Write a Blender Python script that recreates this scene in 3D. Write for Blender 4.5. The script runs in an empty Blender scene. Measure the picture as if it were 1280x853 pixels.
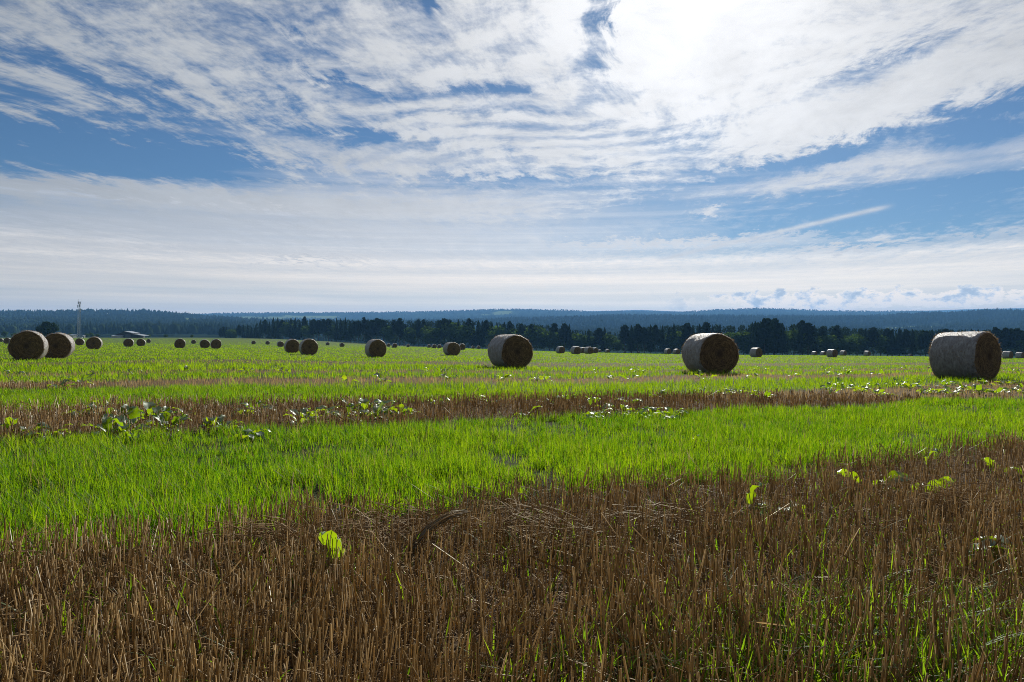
import bpy, math, random
import numpy as np
from mathutils import Vector, Matrix

random.seed(7)
rng = np.random.default_rng(11)
R = math.radians
scene = bpy.context.scene
COL = scene.collection

# ------------------------------------------------------------------ camera
F = 853.0                     # focal length in photo pixels (24 mm on full frame)
CX, CY, YH = 640.0, 426.5, 415.0
EYE = 0.85                    # kneeling photographer
PITCH = math.atan((CY - YH) / F)
cam_d = bpy.data.cameras.new('camera')
cam = bpy.data.objects.new('camera', cam_d)
COL.objects.link(cam)
cam_d.sensor_width = 36.0
cam_d.lens = 24.0
cam_d.clip_start = 0.05
cam_d.clip_end = 60000
cam.location = (0, 0, EYE)
cam.rotation_euler = (math.pi / 2 - PITCH, 0, 0)
scene.camera = cam

# ------------------------------------------------------------------ sun, sky, exposure
SUN_AZ, SUN_EL = R(14.5), R(26.0)
sun_d = bpy.data.lights.new('sun', 'SUN')
sun_d.energy = 5.0
sun_d.angle = R(0.6)
sun_d.color = (1.0, 0.95, 0.86)
sun = bpy.data.objects.new('sun', sun_d)
COL.objects.link(sun)
sdir = Vector((math.sin(SUN_AZ) * math.cos(SUN_EL), math.cos(SUN_AZ) * math.cos(SUN_EL), math.sin(SUN_EL)))
sun.rotation_euler = sdir.to_track_quat('Z', 'Y').to_euler()
sun.location = (0, 0, 60)

scene.view_settings.view_transform = 'Standard'
scene.view_settings.look = 'None'
scene.view_settings.gamma = 1.0
scene.view_settings.use_curve_mapping = False
scene.view_settings.exposure = 0.0
scene.cycles.use_denoising = True
scene.cycles.denoising_prefilter = 'NONE'
scene.cycles.filter_width = 1.0
scene.cycles.max_bounces = 7
scene.cycles.transmission_bounces = 4
scene.cycles.diffuse_bounces = 4
scene.cycles.volume_bounces = 1
scene.cycles.sample_clamp_indirect = 6.0

# ---- tiny expression helper for shader maths
class X:
    def __init__(s, nt, sock): s.nt, s.s = nt, sock
    def _m(s, op, *a, clamp=False):
        n = s.nt.nodes.new('ShaderNodeMath'); n.operation = op; n.use_clamp = clamp
        for i, v in enumerate((s,) + a):
            if isinstance(v, X): s.nt.links.new(v.s, n.inputs[i])
            else: n.inputs[i].default_value = float(v)
        return X(s.nt, n.outputs[0])
    def __add__(s, o): return s._m('ADD', o)
    __radd__ = __add__
    def __mul__(s, o): return s._m('MULTIPLY', o)
    __rmul__ = __mul__
    def __sub__(s, o): return s._m('SUBTRACT', o)
    def __rsub__(s, o): return (s * -1.0) + o
    def __truediv__(s, o): return s._m('DIVIDE', o)
    def __rtruediv__(s, o): return s._m('POWER', -1.0) * o
    def pow(s, o): return s._m('POWER', o)
    def mx(s, o): return s._m('MAXIMUM', o)
    def mn(s, o): return s._m('MINIMUM', o)
    def abs(s): return s._m('ABSOLUTE')
    def sat(s): return s._m('ADD', 0.0, clamp=True)
    def sin(s): return s._m('SINE')
    def exp(s): return s._m('EXPONENT')
    def atan2(s, o): return s._m('ARCTAN2', o)
    def asin(s): return s._m('ARCSINE')
    def acos(s): return s._m('ARCCOSINE')
    def ss(s, lo, hi):
        n = s.nt.nodes.new('ShaderNodeMapRange'); n.interpolation_type = 'SMOOTHSTEP'
        s.nt.links.new(s.s, n.inputs[0])
        if lo <= hi:
            n.inputs[1].default_value, n.inputs[2].default_value = lo, hi
            n.inputs[3].default_value, n.inputs[4].default_value = 0, 1
        else:
            n.inputs[1].default_value, n.inputs[2].default_value = hi, lo
            n.inputs[3].default_value, n.inputs[4].default_value = 1, 0
        return X(s.nt, n.outputs[0])

def vec(nt, x, y, z=0.0):
    n = nt.nodes.new('ShaderNodeCombineXYZ')
    for i, v in enumerate((x, y, z)):
        if isinstance(v, X): nt.links.new(v.s, n.inputs[i])
        else: n.inputs[i].default_value = v
    return n.outputs[0]

def noise(nt, v, scale=1.0, detail=4.0, rough=0.55, dist=0.0, lac=2.0):
    n = nt.nodes.new('ShaderNodeTexNoise')
    if v is not None: nt.links.new(v, n.inputs['Vector'])
    n.inputs['Scale'].default_value = scale
    n.inputs['Detail'].default_value = detail
    n.inputs['Roughness'].default_value = rough
    n.inputs['Lacunarity'].default_value = lac
    n.inputs['Distortion'].default_value = dist
    return X(nt, n.outputs['Fac'])

def mixc(nt, f, a, b):
    n = nt.nodes.new('ShaderNodeMix'); n.data_type = 'RGBA'
    ins = [i for i in n.inputs if i.enabled]
    for k, v in zip(('Factor', 'A', 'B'), (f, a, b)):
        s = [i for i in n.inputs if i.name == k and (i.type == ('VALUE' if k == 'Factor' else 'RGBA'))][0]
        if isinstance(v, X): nt.links.new(v.s, s)
        elif isinstance(v, bpy.types.NodeSocket): nt.links.new(v, s)
        elif k == 'Factor': s.default_value = v
        else: s.default_value = (*v, 1.0)
    return [o for o in n.outputs if o.type == 'RGBA'][0]

def scalec(nt, c, f):
    n = nt.nodes.new('ShaderNodeVectorMath'); n.operation = 'SCALE'
    if isinstance(c, bpy.types.NodeSocket): nt.links.new(c, n.inputs[0])
    else: n.inputs[0].default_value = c
    if isinstance(f, X): nt.links.new(f.s, n.inputs['Scale'])
    else: n.inputs['Scale'].default_value = f
    return n.outputs[0]

def pix_dir(x, y):
    v = Vector(((x - CX) / F, 1.0, -(y - CY) / F))
    return (Matrix.Rotation(-PITCH, 3, 'X') @ v).normalized()

def azel(x, y):
    d = pix_dir(x, y)
    return math.degrees(math.atan2(d.x, d.y)), math.degrees(math.asin(d.z))

def build_world():
    w = bpy.data.worlds.new('World'); scene.world = w
    w.use_nodes = True
    nt = w.node_tree; nt.nodes.clear()
    out = nt.nodes.new('ShaderNodeOutputWorld')
    bg = nt.nodes.new('ShaderNodeBackground'); bg.inputs['Strength'].default_value = 0.1
    nt.links.new(bg.outputs[0], out.inputs[0])
    sky = nt.nodes.new('ShaderNodeTexSky'); sky.sky_type = 'NISHITA'
    sky.sun_disc = False
    sky.sun_elevation = SUN_EL
    sky.sun_rotation = SUN_AZ
    sky.air_density = 1.0; sky.dust_density = 0.2; sky.ozone_density = 2.2
    tc = nt.nodes.new('ShaderNodeTexCoord')
    sp = nt.nodes.new('ShaderNodeSeparateXYZ')
    nt.links.new(tc.outputs['Generated'], sp.inputs[0])
    dx, dy, dz = (X(nt, sp.outputs[i]) for i in range(3))
    up = dz.mx(0.0)
    k = 1.0 / (up + 0.045)
    # cloud layer coordinates: directions projected on a high layer, streets run away from us
    a0 = R(8)
    px = (dx * math.cos(a0) - dy * math.sin(a0)) * k
    py = (dx * math.sin(a0) + dy * math.cos(a0)) * k
    az = dx.atan2(dy) * (180 / math.pi)
    el = dz.asin() * (180 / math.pi)
    cs = (dx * sdir.x + dy * sdir.y + dz * sdir.z).mn(1.0).mx(-1.0)
    ang = cs.acos() * (180 / math.pi)
    glow = (ang * ang * (-1.0 / (2 * 11.0 ** 2))).exp()
    glow_wide = (ang * ang * (-1.0 / (2 * 42.0 ** 2))).exp()

    warp = noise(nt, vec(nt, px, py, 3.1), 0.9, 3, 0.5)
    wx = px + (warp - 0.5) * 0.5
    wy = py + (warp - 0.5) * 0.5
    n_big = noise(nt, vec(nt, wx, wy * 0.55, 0.0), 0.75, 3.0, 0.5)
    n_mid = noise(nt, vec(nt, wx, wy * 0.45, 5.0), 2.6, 6.0, 0.6, 0.0)
    n_fin = noise(nt, vec(nt, wx * 1.0, wy * 0.75, 9.0), 9.0, 6.0, 0.66, 0.0)
    n_str = noise(nt, vec(nt, wx * 1.0, wy * 0.22, 13.0), 7.0, 6.0, 0.66, 0.0)
    n_grn = noise(nt, vec(nt, wx * 1.0, wy * 1.0, 17.0), 26.0, 4.0, 0.62, 0.0)
    rip = ((wy * 1.0 + wx * 0.18 + n_mid * 0.42 + n_big * 0.5) * 31.0).sin() * (n_fin * 1.6)
    azw = az + (n_mid - 0.5) * 9.0 + (n_str - 0.5) * 7.0
    elw = el + (n_fin - 0.5) * 3.0 + (n_str - 0.5) * 3.0

    def blob(x, y, sx, sy, amp, tilt=0.0):
        a, e = azel(x, y)
        cxs = math.degrees(math.atan(sx / F)); cys = math.degrees(math.atan(sy / F))
        u, v = azw - a, elw - e
        if tilt:
            t = R(tilt); u, v = u * math.cos(t) + v * math.sin(t), v * math.cos(t) - u * math.sin(t)
        q = (u / cxs) * (u / cxs) + (v / cys) * (v / cys)
        return (q * -0.5).exp() * amp

    bias = None
    for b in [
        # open blue
        (60, 180, 130, 26, -0.36), (230, 205, 90, 12, -0.18), (-140, 150, 120, 60, -0.22), (90, 60, 160, 40, -0.10), (330, 40, 60, 60, -0.08), (150, 130, 90, 14, -0.12, -14),
        (1160, 262, 240, 22, -0.50), (780, 250, 100, 14, -0.26), (1010, 200, 130, 9, -0.42, 10), (756, 28, 9, 26, -0.48),
        (742, 95, 16, 20, -0.30), (868, 185, 45, 22, -0.26), (1075, 92, 60, 8, -0.30, 14), (1250, 160, 40, 18, -0.36, 20),
        (430, 112, 34, 5, -0.26, -12), (530, 10, 10, 10, -0.3), (450, 172, 60, 6, -0.26), (600, 118, 60, 5, -0.22), (370, 55, 60, 5, -0.12, -20),
        (980, 292, 220, 12, -0.34), (600, 226, 90, 5, -0.2), (960, 60, 50, 8, -0.10, 10),
        # solid cloud
        (870, 45, 120, 70, 0.34), (300, 70, 200, 40, 0.12), (640, 60, 90, 60, 0.10), (1130, 130, 130, 34, 0.18, 12), (1000, 168, 110, 18, 0.22, 8),
        (190, 243, 200, 6, 0.42), (400, 200, 150, 12, 0.22, -3), (700, 190, 100, 10, 0.2, -6), (1180, 30, 150, 40, 0.16),
        (900, 235, 240, 8, 0.22, 3), (620, 260, 200, 14, 0.16), (330, 290, 300, 22, 0.2), (850, 303, 95, 3.6, 0.42), (1060, 311, 30, 2.6, 0.42, 2),
        (390, 323, 40, 2.0, 0.25), (600, 345, 500, 14, 0.2), (895, 264, 14, 3.0, 0.32),
    ]:
        t = blob(*b)
        bias = t if bias is None else bias + t
    ripm = blob(660, 140, 190, 66, 1.0)
    f = n_big * 0.44 + n_mid * 0.44 + (n_fin - 0.5) * 0.62 + (n_str - 0.5) * 0.62 + (n_grn - 0.5) * 0.42 + rip * ripm * 0.12 + rip * 0.035 + bias + el.ss(12.0, 16.0) * 0.10
    f = f + blob(110, 165, 190, 60, 1.0) * ((n_str - 0.44) * 1.1 + (n_fin - 0.5) * 0.5)
    cov = f.ss(0.26, 0.80) * (el.ss(2.0, 12.5) * 0.85 + 0.15)
    # thin veil that thickens towards the horizon
    streak = noise(nt, vec(nt, az * 0.035, el * 0.55, 2.0), 1.0, 5.0, 0.55, 0.4)
    streak2 = noise(nt, vec(nt, az * 0.012, el * 1.5, 7.0), 1.0, 4.0, 0.5)
    veil = ((el.ss(19.0, 3.0) * 0.70 + streak * 0.80 + streak2 * 0.55 - 0.66 + bias * 1.1).sat() * el.ss(26.0, 10.0)).mx(el.ss(7.0, 0.5) * 0.85)
    # contrail
    p1, p2 = pix_dir(836, 322), pix_dir(1090, 263)
    nrm = p1.cross(p2).normalized(); mid = (p1 + p2).normalized(); lng = (p2 - mid * p2.dot(mid)).normalized()
    dist = (dx * nrm.x + dy * nrm.y + dz * nrm.z) + (n_fin - 0.5) * 0.003
    along = dx * lng.x + dy * lng.y + dz * lng.z
    trail = (dist * dist * (-1.0 / (2 * 0.0021 ** 2))).exp() * along.abs().ss(0.16, 0.13) * (n_mid * 0.9 + 0.1)
    # low cumulus row on the horizon
    cu_n = noise(nt, vec(nt, az * 0.62, el * 0.95, 4.4), 1.0, 6.0, 0.58)
    cu_band = el.ss(1.3, 1.9) * el.ss(3.7, 2.4)
    cu = (cu_n + cu_band * 0.22 + blob(1120, 372, 150, 16, 0.18) + blob(860, 374, 90, 14, 0.05)).ss(0.74, 0.81) * cu_band.ss(0.0, 0.3) * az.ss(10.0, 20.0)

    # colours (in sky units; x0.1 = picture value)
    skyc = nt.nodes.new('ShaderNodeVectorMath'); skyc.operation = 'MULTIPLY'
    nt.links.new(sky.outputs[0], skyc.inputs[0]); skyc.inputs[1].default_value = (0.31, 0.43, 0.56)
    blue = skyc.outputs[0]
    shade = (n_fin * 0.5 + n_mid * 0.7 + n_big * 0.3) .ss(0.45, 0.95)
    lum = (glow_wide * 5.9 + glow * 3.4 + 1.6) * (shade * 0.24 + 0.84)
    cloudc = scalec(nt, mixc(nt, glow_wide, (0.86, 0.93, 1.0), (1.0, 0.99, 0.985)), lum)
    veilc = scalec(nt, mixc(nt, el.ss(9.0, 1.0), (1.06, 0.99, 0.92), (1.26, 1.02, 0.72)), glow_wide * 5.4 + 2.2 + streak2 * 4.0 + el.ss(11.0, 0.0) * 4.6)
    c = mixc(nt, veil * 0.94, blue, veilc)
    c = mixc(nt, cov * 0.96, c, cloudc)
    c = mixc(nt, (trail * 1.5).sat(), c, cloudc)
    thin = blob(850, 303, 95, 3.8, 1.0) + blob(1060, 311, 30, 2.8, 1.0) + blob(200, 243, 190, 6, 0.8) + blob(390, 323, 42, 2.2, 0.6) + blob(895, 264, 12, 3.0, 0.8) + blob(1250, 293, 40, 2.0, 0.5)
    c = mixc(nt, (thin * (n_mid + n_fin) * 0.95).sat(), c, cloudc)
    cuc = scalec(nt, mixc(nt, cu_n.ss(0.50, 0.64), (1.22, 1.02, 0.78), (0.84, 0.92, 1.0)), cu_n.ss(0.50, 0.66) * -6.0 + 12.5)
    c = mixc(nt, cu * 0.9, c, cuc)
    nt.links.new(c, bg.inputs['Color'])
build_world()

# ------------------------------------------------------------------ scene helpers
def tag(o, label=None, cat=None, group=None, kind=None):
    if label: o['label'] = label
    if cat: o['category'] = cat
    if group: o['group'] = group
    if kind: o['kind'] = kind
    return o

def empty(name, loc=(0, 0, 0), rz=0.0):
    o = bpy.data.objects.new(name, None); COL.objects.link(o)
    o.location = loc; o.rotation_euler = (0, 0, rz); o.empty_display_size = 0.2
    return o

def link(name, me, parent=None, loc=None):
    o = bpy.data.objects.new(name, me); COL.objects.link(o)
    if parent is not None: o.parent = parent
    if loc is not None: o.location = loc
    return o

def np_mesh(name, verts, tris, mat=None, col=None, smooth=False, quads=None):
    """verts (n,3), tris (m,3) and/or quads (k,4) -> Mesh, fast"""
    me = bpy.data.meshes.new(name)
    verts = np.ascontiguousarray(verts, np.float32)
    me.vertices.add(len(verts)); me.vertices.foreach_set('co', verts.ravel())
    parts, starts, totals = [], [], []
    off = 0
    for arr, n in ((tris, 3), (quads, 4)):
        if arr is None or len(arr) == 0: continue
        arr = np.ascontiguousarray(arr, np.int32)
        parts.append(arr.ravel()); starts.append(off + np.arange(len(arr)) * n); off += arr.size
    loops = np.concatenate(parts).astype(np.int32); st = np.concatenate(starts).astype(np.int32)
    me.loops.add(len(loops)); me.loops.foreach_set('vertex_index', loops)
    me.polygons.add(len(st)); me.polygons.foreach_set('loop_start', st)
    if smooth: me.polygons.foreach_set('use_smooth', np.ones(len(st), bool))
    if col is not None:
        at = me.color_attributes.new('var', 'FLOAT_COLOR', 'POINT')
        c = np.ones((len(verts), 4), np.float32); c[:, :col.shape[1]] = col
        at.data.foreach_set('color', c.ravel())
    me.update(calc_edges=True); me.validate()
    if mat: me.materials.append(mat)
    return me

class MB:
    """collects faces for one mesh"""
    def __init__(s): s.v, s.f = [], []
    def add(s, vs, fs):
        o = len(s.v); s.v += [tuple(v) for v in vs]; s.f += [tuple(i + o for i in f) for f in fs]
    def bar(s, a, b, r0, r1=None, n=6, caps=True):
        a, b = Vector(a), Vector(b); r1 = r0 if r1 is None else r1
        d = (b - a).normalized(); u = d.orthogonal().normalized(); w = d.cross(u)
        vs = []
        for p, r in ((a, r0), (b, r1)):
            for k in range(n):
                t = 2 * math.pi * k / n; vs.append(p + (u * math.cos(t) + w * math.sin(t)) * r)
        fs = [(k, (k + 1) % n, n + (k + 1) % n, n + k) for k in range(n)]
        if caps: fs += [tuple(range(n))[::-1], tuple(range(n, 2 * n))]
        s.add(vs, fs)
    def box(s, lo, hi):
        x0, y0, z0 = lo; x1, y1, z1 = hi
        s.add([(x0, y0, z0), (x1, y0, z0), (x1, y1, z0), (x0, y1, z0), (x0, y0, z1), (x1, y0, z1), (x1, y1, z1), (x0, y1, z1)],
              [(3, 2, 1, 0), (4, 5, 6, 7), (0, 1, 5, 4), (1, 2, 6, 5), (2, 3, 7, 6), (3, 0, 4, 7)])
    def mesh(s, name, mat, smooth=False):
        me = bpy.data.meshes.new(name); me.from_pydata(s.v, [], s.f)
        if smooth: me.polygons.foreach_set('use_smooth', [True] * len(me.polygons))
        me.materials.append(mat); me.update(); return me

def vnoise(x, y, seed=0):
    """smooth value noise, numpy, 0..1"""
    def h(i, j):
        n = np.sin(i * 127.1 + j * 311.7 + seed * 74.7) * 43758.5453
        return n - np.floor(n)
    x, y = np.asarray(x, float), np.asarray(y, float)
    i, j = np.floor(x), np.floor(y); fx, fy = x - i, y - j
    fx, fy = fx * fx * (3 - 2 * fx), fy * fy * (3 - 2 * fy)
    return (h(i, j) * (1 - fx) + h(i + 1, j) * fx) * (1 - fy) + (h(i, j + 1) * (1 - fx) + h(i + 1, j + 1) * fx) * fy
def fbm(x, y, seed=0, o=3):
    s, a, t = 0, 1.0, 0
    for k in range(o):
        s = s + a * vnoise(x * 2 ** k, y * 2 ** k, seed + k); t += a; a *= 0.5
    return s / t

# ------------------------------------------------------------------ bales as read off the photo: column, top, bottom (pixels)
# (x, top, bottom, axis heading jitter, label)
BALES = [
 (36, 415, 448, 0, 'large dark round bale seen end-on, the nearer of the pair at far left'),
 (72.5, 417, 447, 2, 'round bale with pale sunlit right rim, half behind the far left bale'),
 (118, 421, 436, 1, 'mid-sized dark bale just right of the far left pair, below the mast'),
 (100, 422.5, 431, 0, 'small dark bale between the far left pair and the mid-sized bale'),
 (9.5, 422, 429, 0, 'small dark bale left of the far left pair'),
 (1.5, 424, 428.3, 0, 'tiny bale cut by the left edge of the picture'),
 (161, 423, 433, 1, 'small dark bale directly under the barn, left of two side by side'),
 (176.5, 423, 432, 2, 'small bale under the right end of the barn, right of two side by side'),
 (186, 424.5, 429, 0, 'tiny dark bale just right of the two bales under the barn'),
 (225, 423.5, 435, 1, 'dark end-on bale, leftmost of the four bales right of the barn'),
 (242, 425, 430, 0, 'tiny bale between the dark bales right of the barn'),
 (256, 424, 434.5, 1, 'small dark bale half hidden by the last of the four right of the barn'),
 (270, 424.5, 436, 0, 'dark end-on bale, rightmost of the four bales right of the barn'),
 (317, 426.5, 431, 0, 'tiny far bale, left of two alone where the forest begins'),
 (334.5, 427, 431.5, 0, 'tiny far bale, right of two alone where the forest begins'),
 (350.5, 426, 433, 0, 'small bale peeping out left of two overlapping mid-distance bales'),
 (365, 423, 439, 1, 'mid-distance bale partly covered by the end-on bale to its right'),
 (385.5, 425, 444, 0, 'mid-distance end-on dark bale in front of another, left of centre'),
 (409.5, 429, 433, 0, 'tiny far bale, left of two right of the overlapping mid-distance bales'),
 (427.5, 429, 434, 0, 'tiny far bale, right of two right of the overlapping mid-distance bales'),
 (469.5, 425, 446, -1, 'mid-distance bale with grey left side, alone left of centre'),
 (485.5, 430, 434, 0, 'tiny bale peeping out right of the grey-sided mid-distance bale'),
 (493, 428.5, 434, 0, 'small far bale right of the grey-sided mid-distance bale'),
 (510, 431.5, 435, 0, 'tiny lone far bale between the two mid-distance bales left of centre'),
 (536, 431, 435, 0, 'tiny far bale, leftmost of three in a row before the forest'),
 (542.5, 430, 435, 0, 'tiny far bale, middle of three in a row before the forest'),
 (549, 430.5, 435, 0, 'tiny far bale, rightmost of three in a row before the forest'),
 (564.5, 428, 444, 0, 'mid-distance end-on bale left of the big central bale'),
 (577, 429.5, 437, 0, 'small bale half behind the end-on bale left of the centre'),
 (591, 432, 435.5, 0, 'tiny pale far bale, left of two just left of the big central bale'),
 (598, 431.5, 435.5, 0, 'tiny pale far bale, right of two just left of the big central bale'),
 (637.5, 417.5, 457.5, -2, 'big central round bale with grey wrapped left side and brown end'),
 (700.5, 433.5, 442, -1, 'small grey bale, leftmost of the loose row right of the central bale'),
 (719.5, 433, 442.5, -1, 'small bale, second of the loose row right of the central bale'),
 (728, 434, 441, 0, 'small bale tucked behind the second of the loose row'),
 (736, 433.5, 442, -1, 'small bale, right of the tucked-in one in the loose row'),
 (743.5, 434, 440.5, 0, 'small brown bale touching the right side of the loose row'),
 (749.5, 437, 440.5, 0, 'tiny brown bale just right of the loose row'),
 (759, 436.5, 441, 0, 'tiny pale far bale, second right of the loose row'),
 (781, 439, 441.5, 0, 'tiny pale bale, left of two far ones below the forest'),
 (798, 439, 442, 0, 'tiny pale bale, right of two far ones below the forest'),
 (834.5, 436, 442.5, 0, 'small bale, left of the pair just left of the big right-of-centre bale'),
 (845.5, 436, 442.5, 0, 'small bale, right of the pair just left of the big right-of-centre bale'),
 (887, 414.5, 462.5, 13, 'big round bale right of centre, pale wrapped left side and ringed brown end'),
 (945, 434.7, 445.8, 0, 'small dark bale right of the big right-of-centre bale, under tall trees'),
 (1018, 439, 444, 0, 'tiny pale bale, leftmost of four far bales towards the right'),
 (1029, 439.5, 444.5, 0, 'tiny bale half behind the largest of four far bales'),
 (1040, 436.7, 446.3, 0, 'small grey bale, largest of four far bales towards the right'),
 (1054, 438.4, 444.5, 0, 'small bale right of the largest of four far bales'),
 (1084, 438.6, 444.7, 0, 'small lone bale between the four far bales and the biggest bale'),
 (1137.5, 442, 445.6, 0, 'tiny pale slab-like far bale just left of the biggest bale'),
 (1206, 411.5, 469, -3, 'biggest and nearest round bale at right, grey wrapped side and bright top'),
 (1259.5, 439, 448, 0, 'small bale just right of the biggest bale'),
 (1275, 440.5, 448, 0, 'small bale at the right edge of the picture'),
]
BALE_D, BALE_L = 1.6, 1.30
YV = np.array([(-300, 426.5), (0, 427), (200, 427.6), (300, 428.5), (400, 431), (500, 432.3), (600, 434), (700, 437), (800, 439), (1000, 440.8), (1280, 443), (1600, 444)])
YE = np.array([(-300, 421), (0, 421), (250, 421), (330, 422), (400, 424.5), (500, 430), (600, 435), (700, 439), (800, 441.6), (1000, 444.6), (1280, 446.5), (1600, 447)])
_fit = []
for x, t, b, j, l in BALES:
    d = F * 1.42 / (b - t)
    if x in (36,): d = 35.0
    _fit.append([(x - CX) / F, math.log(d), b, d])
_fit = np.array(_fit)

def ground_px(txv, Y):
    xp = CX + F * txv
    yv = np.interp(xp, YV[:, 0], YV[:, 1]); ye = np.interp(xp, YE[:, 0], YE[:, 1])
    w = np.clip((np.log(np.maximum(Y, 1)) - math.log(120)) / (math.log(480) - math.log(120)), 0, 1); w = w * w * (3 - 2 * w)
    return yv * (1 - w) + ye * w
_res = _fit[:, 2] - (ground_px(_fit[:, 0], _fit[:, 3]) + F * (EYE - 0.10) / _fit[:, 3])

def terrain(X_, Y_):
    X_, Y_ = np.asarray(X_, float), np.asarray(Y_, float)
    Yp = np.maximum(Y_, 0.5)
    tx = np.clip(X_ / Yp, -1.2, 1.2)
    g = ground_px(tx, Yp)
    num = np.zeros_like(g); den = np.full_like(g, 0.35)
    ly = np.log(Yp)
    for i in range(len(_fit)):
        w = np.exp(-0.5 * (((tx - _fit[i, 0]) / 0.05) ** 2 + ((ly - _fit[i, 1]) / 0.22) ** 2))
        num += w * _res[i]; den += w
    slope = (g + num / den - YH) / F
    z = -slope * np.clip(Y_, 0, 560)
    z = z + np.clip(-Y_, 0, 300) * 0.012
    far = np.clip(Y_ - 560, 0, None)
    z = z - np.minimum(far * 0.05, 40)
    nearw = np.clip(1 - np.hypot(X_, Y_) / 120, 0, 1)
    z = z + (fbm(X_ * 0.45, Y_ * 0.45, 3) - 0.5) * 0.07 * nearw
    return z

def ground_at(x, y, lift=0.0):
    """photo pixel -> point on the field (lift: height above the soil that the pixel shows)"""
    d = pix_dir(x, y); tx = d.x / d.y; Y = 5.0
    for _ in range(60):
        z = float(terrain(tx * Y, Y)) + lift
        Yn = (z - EYE) * d.y / d.z if d.z < 0 else 500
        Yn = min(max(Yn, 0.5), 600); Y = 0.5 * Y + 0.5 * Yn
    return tx * Y, Y, z - lift

# strips of regrowth and stubble: straight lines across the slope, s = Y - 0.56 X
SL = 0.56
BROWN = [(-99, 3.7), (7.85, 11.1), (15.8, 18.9), (22.3, 24.3), (32, 41), (52, 54.5), (66, 69), (88, 91.5), (112, 116), (150, 155)]
def green_mask(X_, Y_):
    """1 in green strips, 0 in stubble, ragged edges"""
    s = Y_ - SL * X_ + 0.09 * np.clip(X_, -5, 0) + (fbm(X_ * 0.55, Y_ * 0.55, 21) - 0.5) * 1.1 + (vnoise(X_ * 3.1, Y_ * 3.1, 5) - 0.5) * 0.35
    g = np.ones_like(s)
    for a, b in BROWN:
        e = 0.25 + 0.01 * abs(a if a > 0 else 0)
        m = np.clip((s - a) / e + 0.5, 0, 1) * np.clip((b - s) / e + 0.5, 0, 1)
        k = 1.0 if b < 25 else 0.62
        g = np.minimum(g, 1 - k * m)
    return g

# ------------------------------------------------------------------ materials
def mat(name):
    m = bpy.data.materials.new(name); m.use_nodes = True
    nt = m.node_tree
    return m, nt, nt.nodes['Principled BSDF']

def foliage(name, dif, dif2, tr, tr2, gloss=0.0, rough=0.4, trans=0.5, veins=False, dry=False):
    """thin leaf: diffuse + translucent + some gloss, colour varied by the 'var' attribute"""
    m = bpy.data.materials.new(name); m.use_nodes = True
    nt = m.node_tree; nt.nodes.clear()
    out = nt.nodes.new('ShaderNodeOutputMaterial')
    at = nt.nodes.new('ShaderNodeAttribute'); at.attribute_name = 'var'
    sp = nt.nodes.new('ShaderNodeSeparateColor'); nt.links.new(at.outputs['Color'], sp.inputs[0])
    v = X(nt, sp.outputs[0])
    if veins:
        geo = nt.nodes.new('ShaderNodeNewGeometry')
        v = (v + (noise(nt, geo.outputs['Position'], 34.0, 5, 0.65) - 0.5) * 1.1).sat()
    dc, tcol = mixc(nt, v, dif, dif2), mixc(nt, v, tr, tr2)
    if dry:
        g = X(nt, sp.outputs[1])
        dc, tcol = mixc(nt, g, dc, (0.34, 0.25, 0.11)), mixc(nt, g, tcol, (0.36, 0.26, 0.10))
    d = nt.nodes.new('ShaderNodeBsdfDiffuse'); nt.links.new(dc, d.inputs[0])
    t = nt.nodes.new('ShaderNodeBsdfTranslucent'); nt.links.new(tcol, t.inputs[0])
    mx = nt.nodes.new('ShaderNodeMixShader'); mx.inputs[0].default_value = trans
    nt.links.new(d.outputs[0], mx.inputs[1]); nt.links.new(t.outputs[0], mx.inputs[2])
    last = mx
    if gloss > 0:
        g = nt.nodes.new('ShaderNodeBsdfGlossy'); g.inputs['Roughness'].default_value = rough
        g.inputs['Color'].default_value = (0.9, 0.95, 0.9, 1)
        fr = nt.nodes.new('ShaderNodeFresnel'); fr.inputs[0].default_value = 1.42
        m2 = nt.nodes.new('ShaderNodeMixShader')
        nt.links.new((X(nt, fr.outputs[0]) * gloss).sat().s, m2.inputs[0])
        nt.links.new(mx.outputs[0], m2.inputs[1]); nt.links.new(g.outputs[0], m2.inputs[2])
        last = m2
    nt.links.new(last.outputs[0], out.inputs[0])
    return m

M_GRASS = foliage('grass_blade', (0.035, 0.085, 0.008), (0.085, 0.135, 0.012), (0.10, 0.30, 0.003), (0.40, 0.58, 0.006), 0.02, 0.5, 0.66, False, True)
M_WEED = foliage('weed_blade', (0.05, 0.11, 0.012), (0.09, 0.15, 0.015), (0.22, 0.44, 0.01), (0.42, 0.58, 0.015), 0.035, 0.45, 0.64)
M_LEAF = foliage('broad_leaf', (0.035, 0.09, 0.010), (0.05, 0.12, 0.012), (0.24, 0.42, 0.006), (0.44, 0.57, 0.008), 0.13, 0.46, 0.68, True)
M_CONIF = foliage('conifer_needles', (0.016, 0.032, 0.016), (0.040, 0.066, 0.024), (0.03, 0.07, 0.015), (0.06, 0.11, 0.02), 0, 0.5, 0.2)
M_DECID = foliage('broadleaf_crown', (0.035, 0.07, 0.016), (0.075, 0.115, 0.025), (0.08, 0.17, 0.018), (0.14, 0.23, 0.025), 0, 0.5, 0.3)
M_STRAW = foliage('stubble_straw', (0.22, 0.140, 0.058), (0.60, 0.42, 0.200), (0.37, 0.245, 0.085), (0.74, 0.53, 0.22), 0.12, 0.42, 0.40)
M_STRAWP = foliage('loose_straw', (0.30, 0.19, 0.09), (0.50, 0.37, 0.21), (0.34, 0.21, 0.09), (0.46, 0.32, 0.15), 0.05, 0.45, 0.3)

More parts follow.
